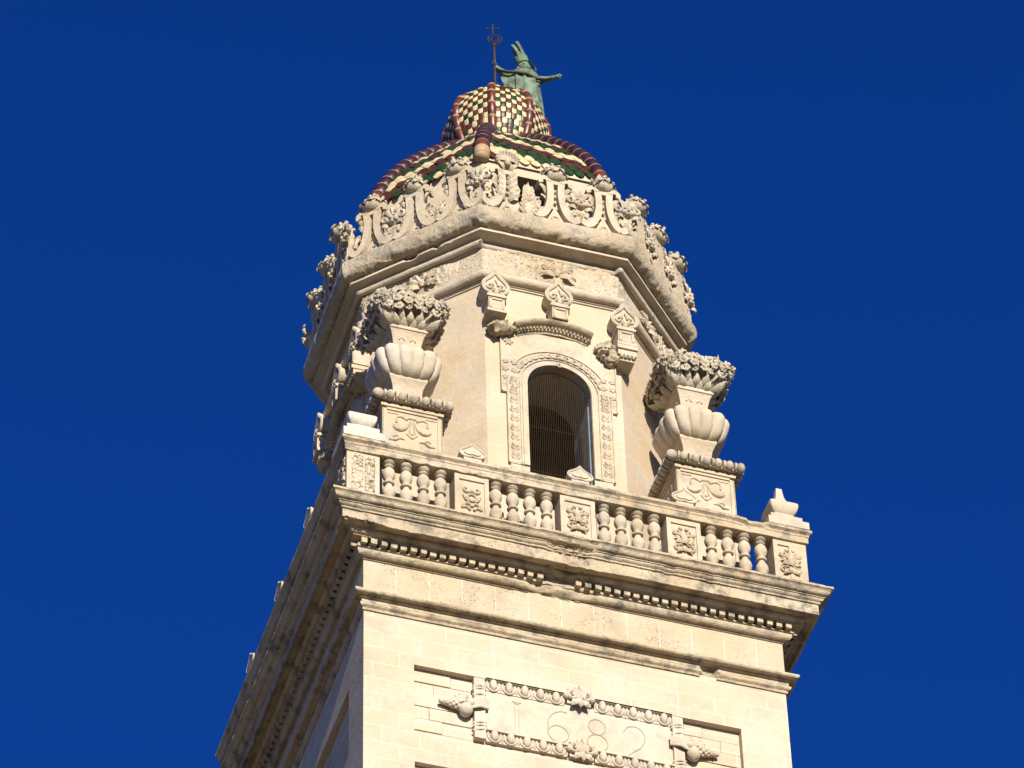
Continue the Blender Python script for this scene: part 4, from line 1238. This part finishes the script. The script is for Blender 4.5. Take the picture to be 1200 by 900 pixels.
# ------------------------------------------------------------------ stone flower urns at the four corners of the terrace
def sup(a, n=5.0): return 1.0 / (abs(math.cos(a)) ** n + abs(math.sin(a)) ** n) ** (1.0 / n)
def make_urn():
    root = empty('flower_urn', (0, 0, 0))
    b = MB()
    H_ = 0.585
    b.T = Matrix.Translation((0, 0, 0.22))
    b.box((0, 0, 1.62), (H_ - 0.025, H_ - 0.025, 1.58))
    for k in range(4):
        b.T = Matrix.Translation((0, 0, 0.22)) @ Matrix.Rotation(k * PI / 2, 4, 'Z')
        for sx in (-1, 1): b.box((sx * (H_ - 0.045), -H_ + 0.016, 1.9), (0.045, 0.016, 1.25))
        b.box((0, -H_ + 0.0155, 3.17), (H_ - 0.09, 0.0155, 0.035)); b.box((0, -H_ + 0.0155, 0.7), (H_ - 0.09, 0.0155, 0.05))
    b.T = Matrix.Translation((0, 0, 0.22))
    b.box((0, 0, 3.235), (0.61, 0.61, 0.035)); b.box((0, 0, 0.3), (0.66, 0.66, 0.3))
    ped = b.build('pedestal', M['carved'], root, smooth=0)
    # relief of the pedestal faces: garland scrolls, pendant and corner curls
    c_ = MB()
    for k in range(4):
        c_.T = Matrix.Rotation(k * PI / 2, 4, 'Z') @ Matrix.Translation((0, -H_ + 0.022, 2.94))
        for sx in (-1, 1):
            c_.tube(bez((sx * 0.07, 0, 0.16), (sx * 0.10, 0, -0.05), (sx * 0.26, 0, -0.14), (sx * 0.36, 0, 0.0), 10) + [(sx * 0.35, 0, 0.05)], [0.018 + 0.022 * math.sin(PI * t / 11) for t in range(12)], 6)
            c_.tube([(sx * 0.14, 0, 0.26), (sx * 0.22, 0, 0.30), (sx * 0.30, 0, 0.26), (sx * 0.30, 0, 0.12)], 0.022, 6)
            c_.tube([(sx * 0.45, 0, -0.36), (sx * 0.33, 0, -0.36), (sx * 0.24, 0, -0.28), (sx * 0.14, 0, -0.30)], [0.015, 0.03, 0.03, 0.015], 6)
            c_.tube([(sx * 0.36, 0, -0.27), (sx * 0.31, 0, -0.22), (sx * 0.26, 0, -0.25)], 0.02, 6)
            c_.tube([(sx * 0.03, 0, 0.22), (sx * 0.04, 0, 0.02), (sx * 0.07, 0, -0.12)], 0.02, 6)
            c_.tube([(sx * 0.10, 0, -0.12), (0, 0, -0.23)], 0.028, 6)
            c_.box((sx * 0.37, 0, 0.36), (0.10, 0.012, 0.02))
        c_.tube([(-0.12, 0, 0.23), (-0.06, 0, 0.29), (0.06, 0, 0.29), (0.12, 0, 0.23)], 0.024, 6)
        c_.blob((0, -0.0, -0.10), (0.035, 0.03, 0.05), 7, 5)
    c_.build('relief', M['carved'], ped, smooth=60)
    # bead-and-reel moulding
    b = MB()
    for k in range(4):
        b.T = Matrix.Translation((0, 0, 0.22)) @ Matrix.Rotation(k * PI / 2, 4, 'Z')
        nb = 7; s0 = 0.69
        for j in range(nb):
            x = -s0 + 2 * s0 * j / (nb - 1)
            if j == 0: continue
            b.blob((x, -s0, 3.40), (0.088, 0.115, 0.115), 12, 8)
            b.tube([(x - s0 / (nb - 1) - 0.022, -s0, 3.40), (x - s0 / (nb - 1) + 0.022, -s0, 3.40)], 0.10, 12)
        b.box((0, -0.62, 3.42), (0.62, 0.06, 0.10))
    b.T = Matrix.Translation((0, 0, 0.22))
    b.box((0, 0, 3.42), (0.60, 0.60, 0.115))
    b.build('bead_moulding', M['flower'], root, smooth=60)
    # square flared foot
    b = MB()
    ft = [(0.47, 3.74), (0.47, 3.81), (0.36, 3.84), (0.31, 3.92), (0.285, 4.06), (0.285, 4.22), (0.30, 4.36), (0.345, 4.48), (0.375, 4.53), (0.375, 4.59)]
    def sqr(m_, prof2, mi=0):
        vs_, fs = [], []
        for r_, z in prof2: vs_ += [(-r_, -r_, z), (r_, -r_, z), (r_, r_, z), (-r_, r_, z)]
        for k in range(len(prof2) - 1):
            for j in range(4):
                q_ = (j + 1) % 4
                fs.append((k * 4 + j, k * 4 + q_, (k + 1) * 4 + q_, (k + 1) * 4 + j))
        fs += [(3, 2, 1, 0), tuple(len(prof2) * 4 - 4 + j for j in range(4))]
        m_.add(vs_, fs, mi)
    sqr(b, ft)
    b.build('foot', M['carved'], root, smooth=25)
    # gadrooned square bowl
    b = MB()
    bw = [(r_, z + 4.56) for r_, z in ((0.34, 0.0), (0.43, 0.02), (0.52, 0.075), (0.585, 0.16), (0.63, 0.27), (0.665, 0.39), (0.685, 0.49), (0.665, 0.57), (0.58, 0.61), (0.42, 0.61), (0.28, 0.60))]
    NB = 240
    def gad(a, k):
        q_ = (a / (PI / 2) + 0.5) % 1.0                      # position along the side
        lob = math.sin(PI * ((q_ * 4 + 0.03 * (k - 5)) % 1.0))
        e_ = 0.13 if 0 < k < 9 else 0.02
        return sup(a, 3.6) * (1 - e_ + e_ * 1.0 * max(0, lob) ** 0.45)
    b.lathe(bw, NB, (0, 0, 0), gad)
    b.build('gadrooned_bowl', M['urn'], root, smooth=50)
    # upper neck with drilled holes drawn as small bosses
    b = MB()
    b.T = Matrix.Translation((0, 0, -0.11))
    sqr(b, [(0.26, 5.24), (0.265, 5.50), (0.285, 5.74), (0.325, 5.92), (0.36, 5.99), (0.385, 6.00), (0.385, 6.08), (0.3, 6.09)])
    for k in range(4):
        b.T = Matrix.Translation((0, 0, -0.11)) @ Matrix.Rotation(k * PI / 2, 4, 'Z')
        for x in (-0.11, 0.11): b.tube([(x + 0.05 * math.cos(a), -0.300, 5.76 + 0.05 * math.sin(a)) for a in [PI * q_ / 8 for q_ in range(9)]], 0.016, 6)
        b.box((0, -0.275, 5.55), (0.012, 0.010, 0.16))
    b.build('neck', M['carved'], root, smooth=25)
    # bouquet: leaf calyx + heads of flowers
    b = MB()
    b.T = Matrix.Translation((0, 0, -0.11)) @ Matrix.Diagonal((0.94, 0.94, 1, 1))
    random.seed(21)
    b.lathe([(0.34, 6.06), (0.36, 6.18), (0.44, 6.30), (0.62, 6.42), (0.68, 6.56), (0.42, 6.86), (0.2, 6.98), (0.02, 7.02)], 40, (0, 0, 0), lambda a, k: sup(a, 4) * (1 + 0.05 * math.sin(11 * a)))
    for k in range(4):
        Tq = Matrix.Rotation(k * PI / 2, 4, 'Z')
        for lay, (n_, r0_, z0_, r1_, z1_, wd) in enumerate(((6, 0.36, 6.06, 0.60, 6.27, 0.17), (5, 0.37, 6.12, 0.66, 6.36, 0.15), (7, 0.40, 6.20, 0.70, 6.42, 0.08))):
            for j in range(n_):
                tt = -0.92 + 1.84 * (j + 0.5 * (lay == 1)) / (n_ - (lay != 1))
                if random.random() < 0.08: continue
                jx = random.uniform(-0.05, 0.05)
                p0 = Tq @ Vector((tt * r0_, -r0_, z0_)); p1 = Tq @ Vector((tt * r1_ * 1.08 + jx, -r1_ + random.uniform(-0.05, 0.08), z1_ + random.uniform(-0.06, 0.06)))
                b.leaf(p0, p1, wd * random.uniform(0.8, 1.15), Tq @ Vector((tt * 0.5, -1, -0.5)), random.uniform(0.10, 0.26), 0.028, 6)
    heads = []
    for k in range(4):
        Tq = Matrix.Rotation(k * PI / 2, 4, 'Z')
        for j in range(7):
            t = -1 + 2 * j / 7
            for (r_, z) in ((0.70, 6.36), (0.76, 6.47), (0.74, 6.60)):
                q_ = Tq @ Vector((t * r_ + (0.12 if z > 6.5 else 0), -r_ * (1 - 0.06 * abs(t)), z))
                heads.append((q_, (Tq @ Vector((t * 0.6, -1, 0.1))).normalized()))
    for rI, (r_, z, n) in enumerate(((0.66, 6.72, 24), (0.55, 6.83, 19), (0.40, 6.93, 13), (0.24, 7.02, 8), (0.08, 7.06, 3))):
        for j in range(n):
            a = 2 * PI * j / n + rI * 0.3
            s_ = sup(a, 4)
            heads.append((Vector((r_ * s_ * math.cos(a), r_ * s_ * math.sin(a), z)), Vector((math.cos(a), math.sin(a), 0.6 + rI * 0.5)).normalized()))
    for c, nn in heads:
        c = c + Vector([random.uniform(-0.03, 0.03) for _ in range(3)])
        s_ = random.uniform(0.075, 0.125)
        e1 = nn.cross(Vector((0, 0, 1)));  e1 = e1.normalized() if e1.length > 0.01 else Vector((1, 0, 0))
        e2 = nn.cross(e1)
        npet = random.choice((5, 5, 6))
        a0 = random.uniform(0, 6)
        for q_ in range(npet):
            a = a0 + 2 * PI * q_ / npet
            dv = e1 * math.cos(a) + e2 * math.sin(a)
            b.leaf(c - nn * 0.02 + dv * 0.01, c + dv * s_ * 1.02 + nn * 0.01, s_ * 1.1, nn, 0.3, 0.036, 4)
        b.blob(c + nn * 0.03, (s_ * 0.5,) * 3, 7, 6, 0.5)
        if random.random() < 0.2:
            dv = (e1 * random.uniform(-1, 1) + e2 * random.uniform(-1, 1)).normalized()
            b.leaf(c - nn * 0.06, c + dv * 0.17 + nn * 0.07, 0.07, nn, 0.2, 0.02, 4)
    b.build('stone_bouquet', M['flower'], root, smooth=60)
    return root
urn = make_urn()
URNS = [((-2.91, -2.95), 'weathered stone urn of flowers with an intact bead moulding, left of the arched window'),
        ((2.88, -2.95), 'weathered stone urn of flowers standing against the sky, right of the arched window'),
        ((-2.91, 2.92), 'stone flower urn at the back left corner of the terrace'),
        ((2.91, 2.92), 'stone flower urn at the back right corner of the terrace')]
for n, (xy, lab) in enumerate(URNS[:2]):
    o = urn if n == 0 else copy_tree(urn)
    o.location = (xy[0], xy[1], -0.88 + 0.0)
    tag(o, lab, 'urn', 'stone flower urns on the terrace corners')

# ------------------------------------------------------------------ small ornaments standing on the rail
def make_heart(mt):
    root = empty('heart_finial', (0, 0, 0))
    b = MB()
    out = spade_outline(0.25, 0.36)
    b.box((0, 0.03, 0.035), (0.17, 0.16, 0.035))
    b.prism([(x, z + 0.085) for x, z in out], -0.13, 0.24)
    s_ = b.build('heart_block', mt, root, smooth=45)
    c_ = MB()
    inn_ = spade_outline(0.165, 0.23)
    c_.prism([(x, z + 0.145) for x, z in inn_], -0.15, -0.11)
    rim = [(x * 0.95, -0.132, z * 0.95 + 0.095) for x, z in out]
    c_.tube(rim + [rim[0]], 0.022, 6)
    c_.build('raised_heart', mt, s_, smooth=45)
    return root
he = make_heart(M['urn'])
HE = [((-2.05, -4.36, 0.53), 0, 'grey heart-shaped stone finial on the rail, nearest the left flower urn'),
      ((0.02, -4.36, 0.53), 0, 'heart-shaped stone finial on the rail in front of the dark arched window'),
      ((2.05, -4.36, 0.53), 0, 'heart-shaped stone finial on the rail in front of the right urn pedestal'),
      ((-4.36, 2.05, 0.53), -PI / 2, 'heart-shaped finial in shade on the side rail, lowest at the left edge of the tower'),
      ((-4.36, 0.0, 0.53), -PI / 2, 'heart-shaped finial in shade on the side rail, second from the lowest'),
      ((-4.36, -2.05, 0.53), -PI / 2, 'heart-shaped finial in shade on the side rail, nearest the white corner finial')]
for n, (loc, rz, lab) in enumerate(HE):
    o = he if n == 0 else copy_tree(he)
    o.location = loc; o.rotation_euler.z = rz
    tag(o, lab, 'finial', 'heart-shaped finials on the terrace rail')

def corner_finial(loc, mt, lab, top=True, lift=0.0):
    root = empty('corner_finial', loc)
    h1 = 0.05 + lift / 4; h2 = 0.05 + lift / 4
    b = MB()
    b.box((0, 0, h1), (0.40, 0.40, h1)); b.box((0, 0, 2 * h1 + h2), (0.31, 0.31, h2))
    b.build('base', mt, root, smooth=0)
    b = MB()
    b.T = Matrix.Translation((0, 0, 2 * h1 + 2 * h2 - 0.20))
    pf = [(0.21, 0.20), (0.175, 0.23), (0.175, 0.29), (0.205, 0.295), (0.205, 0.325), (0.19, 0.33), (0.225, 0.36), (0.265, 0.43), (0.285, 0.50), (0.285, 0.555), (0.26, 0.575)]
    if top: pf += [(0.20, 0.60), (0.145, 0.665), (0.105, 0.75), (0.08, 0.85), (0.066, 0.96), (0.06, 1.04), (0.0, 1.05)]
    else: pf += [(0.18, 0.59), (0.0, 0.59)]
    n = 64
    b.lathe(pf, n, (0, 0, 0), lambda a, k: sup(a + (0 if k < 11 else 0), 14))
    b.build('bowl', mt, root, smooth=35)
    tag(root, lab, 'finial', 'square finials on the rail corners')
    return root
corner_finial((-4.11, -4.12, 0.53), M['white'], 'clean white stone finial on the left front corner of the rail, without a point', False, 0.18)
corner_finial((4.09, -4.12, 0.53), M['urn'], 'weathered pointed stone finial on the right front corner of the rail, against the sky', True, 0.12).scale = (1, 1, 1.12)

# ------------------------------------------------------------------ copper bishop on the lantern cap, with his crosier
SX, SY, SZ = 0.62, -0.30, 15.95
st = empty('statue', (SX, SY, SZ))
tag(st, 'green copper statue of a robed bishop with outstretched arms above the tiled cap', 'statue')
st.rotation_euler.z = -YAW                                # turned to face along the street
# the robed body and both arms are one surface of revolution-like robe plus swept sleeves joined in one mesh
b = MB()
rb = [(0.35, 0.0), (0.35, 0.15), (0.335, 0.5), (0.315, 0.85), (0.305, 1.05), (0.305, 1.22), (0.29, 1.34), (0.23, 1.43), (0.14, 1.50), (0.10, 1.56), (0.09, 1.62)]
TB = Matrix.Translation((-0.20, 0, 0)) @ Matrix.Rotation(R(8), 4, 'Y')
def folds(a, k):
    e_ = 0.10 if k < 5 else 0.06 if k < 7 else 0.02
    return (1.12 * abs(math.cos(a)) ** 2 + 0.72 * abs(math.sin(a)) ** 2) * (1 + e_ * math.sin(9 * a + k * 0.35) + 0.4 * e_ * math.sin(17 * a))
b.lathe(rb, 48, (0, 0, 0), folds)
b.T = TB
def arm(pts, rad):
    b.tube(pts, rad, 12)
arm([(-0.20, 0.0, 1.34), (-0.35, -0.05, 1.34), (-0.48, -0.10, 1.38), (-0.57, -0.14, 1.44), (-0.605, -0.15, 1.50)], [0.11, 0.09, 0.075, 0.055, 0.046])
arm([(0.20, 0.0, 1.32), (0.37, -0.04, 1.23), (0.55, -0.10, 1.19), (0.69, -0.16, 1.19), (0.75, -0.18, 1.21)], [0.11, 0.09, 0.07, 0.05, 0.04])
for x_, z_ in ((-0.36, 1.22), (0.34, 1.10)):                              # cope folds hanging from the arms
    b.leaf((x_, -0.08, z_ + 0.12), (x_ * 0.75, -0.05, z_ - 0.32), 0.22, (0, -1, 0), 0.12, 0.03)
HD = Matrix.Translation((0.04, 0.0, 1.60)) @ Matrix.Rotation(R(-24), 4, 'Y') @ Matrix.Rotation(R(10), 4, 'X') @ Matrix.Translation((0, 0, -1.60))
b.T = TB @ HD
# head, turned to the side under the mitre
b.blob((0.0, 0.0, 1.72), (0.125, 0.10, 0.14), 16, 12)
b.blob((-0.13, 0.0, 1.70), (0.035, 0.022, 0.035), 8, 6)
for sy in (-1, 1):
    b.blob((-0.105, sy * 0.04, 1.745), (0.018, 0.022, 0.012), 8, 6)
    b.blob((0.0, sy * 0.098, 1.72), (0.03, 0.018, 0.04), 8, 6)
b.blob((-0.11, 0, 1.65), (0.02, 0.035, 0.012), 8, 6)
for k in range(12):                                        # beard and the hair at the nape
    a = R(30 * k)
    b.leaf((0.10 * math.cos(a), 0.08 * math.sin(a), 1.70), (0.12 * math.cos(a), 0.09 * math.sin(a), 1.52 + 0.03 * (k % 3)), 0.07, (math.cos(a), math.sin(a), 0), 0.12, 0.022)
b.T = TB
# hands: palm, four fingers, thumb
def hand(c, dx, up_, curl):
    c, dx, up_ = Vector(c), Vector(dx).normalized(), Vector(up_).normalized()
    sd = dx.cross(up_).normalized()
    b.blob(c + dx * 0.04, (0.05, 0.035, 0.045), 10, 8)
    for q, (o, l) in enumerate(((-0.036, 0.085), (-0.012, 0.10), (0.012, 0.095), (0.036, 0.07))):
        p = c + dx * 0.07 + sd * o
        f_ = curl if q > 1 else curl * 0.25
        b.tube([p, p + dx * l * 0.5, p + dx * l * (0.8 - 0.3 * f_) - up_ * l * 0.4 * f_, p + dx * l * (1 - 0.9 * f_) - up_ * l * 0.6 * f_], [0.014, 0.013, 0.011, 0.008], 7)
    p = c + dx * 0.03 - sd * 0.045
    b.tube([p, p + dx * 0.035 - sd * 0.03 + up_ * 0.01, p + dx * 0.07 - sd * 0.03 + up_ * 0.02], [0.016, 0.014, 0.009], 7)
hand((0.75, -0.18, 1.21), (0.9, -0.2, 0.25), (0, 0, 1), 1.0)
hand((-0.605, -0.15, 1.50), (-0.25, -0.2, 0.9), (1, 0, 0), 0.9)
b.build('body', M['copper'], st, smooth=60)
m_ = MB()                                                  # dark strip standing in for the shadow under the arms
m_.T = TB
m_.tube([(-0.585, -0.165, 1.42), (-0.46, -0.18, 1.31), (-0.30, -0.22, 1.235), (-0.05, -0.265, 1.19), (0.15, -0.255, 1.165), (0.36, -0.17, 1.12), (0.55, -0.18, 1.11), (0.68, -0.20, 1.14)], [0.018, 0.034, 0.036, 0.034, 0.034, 0.036, 0.032, 0.018], 8)
m_.build('arm_underside_shade', M['copper_dark'], st, smooth=60)
m_ = MB()                                                  # mitre seen from the side: two horns
m_.T = TB @ HD
for sx in (-1, 1):
    out = [(-0.125, 1.80), (0.125, 1.80), (0.155, 1.98), (0.12, 2.16), (0.0, 2.40 + 0.03 * sx), (-0.12, 2.16), (-0.155, 1.98)]
    lo_ = m_.T.copy()
    m_.T = lo_ @ Matrix.Translation((sx * 0.045, 0, 1.8)) @ Matrix.Rotation(R(sx * 1.5), 4, 'Y') @ Matrix.Translation((0, 0, -1.8)) @ Matrix.Rotation(PI / 2, 4, 'Z')
    m_.prism(out, -0.03, 0.03)
    m_.T = lo_
m_.lathe([(0.13, 1.77), (0.145, 1.80), (0.15, 1.92), (0.12, 2.04), (0.05, 2.10), (0.0, 2.11)], 20)
for sy in (-1, 1): m_.leaf((0.12, sy * 0.05, 1.84), (0.19, sy * 0.07, 1.46), 0.09, (1, 0, 0), 0.1, 0.018)
mi_ = m_.build('mitre', M['copper'], st, smooth=30)
m_ = MB()
m_.lathe([(0.30, -0.35), (0.26, -0.06), (0.31, -0.02), (0.31, 0.0)], 12)
m_.build('base', M['copper_dark'], st, smooth=30)

cr = empty('crosier', (0, 0, 0))
cr.location = Matrix.Translation((SX, SY, SZ)) @ Matrix.Rotation(-YAW, 4, 'Z') @ Vector((-0.60, -0.2, 0.60))
cr.rotation_euler.z = -YAW
tag(cr, "rusty iron crosier with a coiled head and small cross, held in the statue's raised hand", 'crosier')
m_ = MB()
m_.tube([(0, 0, -0.35), (0, 0, 0.6), (0, 0, 1.62)], 0.026, 8)
for z in (0.28, 0.95, 1.60): m_.blob((0, 0, z), (0.05, 0.05, 0.045), 8, 6)
m_.tube([(0.0, 0, 0.28), (0.25, 0.05, 0.20), (0.42, 0.1, 0.16)], 0.026, 8)
m_.build('staff', M['iron'], cr, smooth=60)
m_ = MB()
m_.tube([(0, 0, 1.60), (0.10, 0, 1.64)] + spiral(-0.0, 1.80, 0.17, 1.9, -0.4, 1, 40, 0.0, 0.75), 0.016, 6)
m_.build('coiled_head', M['iron'], cr, smooth=60)
m_ = MB()
m_.tube([(-0.02, 0, 1.98), (-0.02, 0, 2.30)], 0.014, 6); m_.tube([(-0.14, 0, 2.18), (0.10, 0, 2.18)], 0.014, 6)
for p in ((-0.02, 0, 2.30), (-0.14, 0, 2.18), (0.10, 0, 2.18)): m_.blob(p, (0.025, 0.02, 0.025), 6, 5)
m_.build('cross', M['iron'], cr, smooth=60)

# ------------------------------------------------------------------ dry weeds rooted in the masonry
M['weed'] = plain('dry_red_brown_weed', (0.16, 0.075, 0.035), 0.8, 0.1, var=0.4)
def weed(loc, h_, n, lab, sd):
    random.seed(sd)
    root = empty('dry_weed', loc)
    m_ = MB()
    for k in range(n):
        a = random.uniform(0, 2 * PI); l = h_ * random.uniform(0.6, 1.0); t = random.uniform(0.1, 0.5)
        tip = (l * t * math.cos(a), l * t * math.sin(a), l)
        m_.tube([(0, 0, -0.02), (tip[0] * 0.35, tip[1] * 0.35, l * 0.5), tip], [0.006, 0.005, 0.003], 5)
        for q in range(4):
            f = 0.35 + 0.18 * q
            b2 = random.uniform(0, 2 * PI)
            p = (tip[0] * f, tip[1] * f, l * f)
            m_.leaf(p, (p[0] + 0.07 * math.cos(b2), p[1] + 0.07 * math.sin(b2), p[2] + 0.04), 0.025, (0, 0, 1), 0.1, 0.004, 3)
    m_.build('stem_and_leaf', M['weed'], root, smooth=60)
    tag(root, lab, 'weed')
weed((-1.42, -4.41, -0.92), 0.26, 9, 'dry reddish weed growing at the foot of the balusters below the window', 4)
weed((-1.15, -4.43, -0.92), 0.16, 7, 'small dry tuft right of the larger weed between the same balusters', 5)
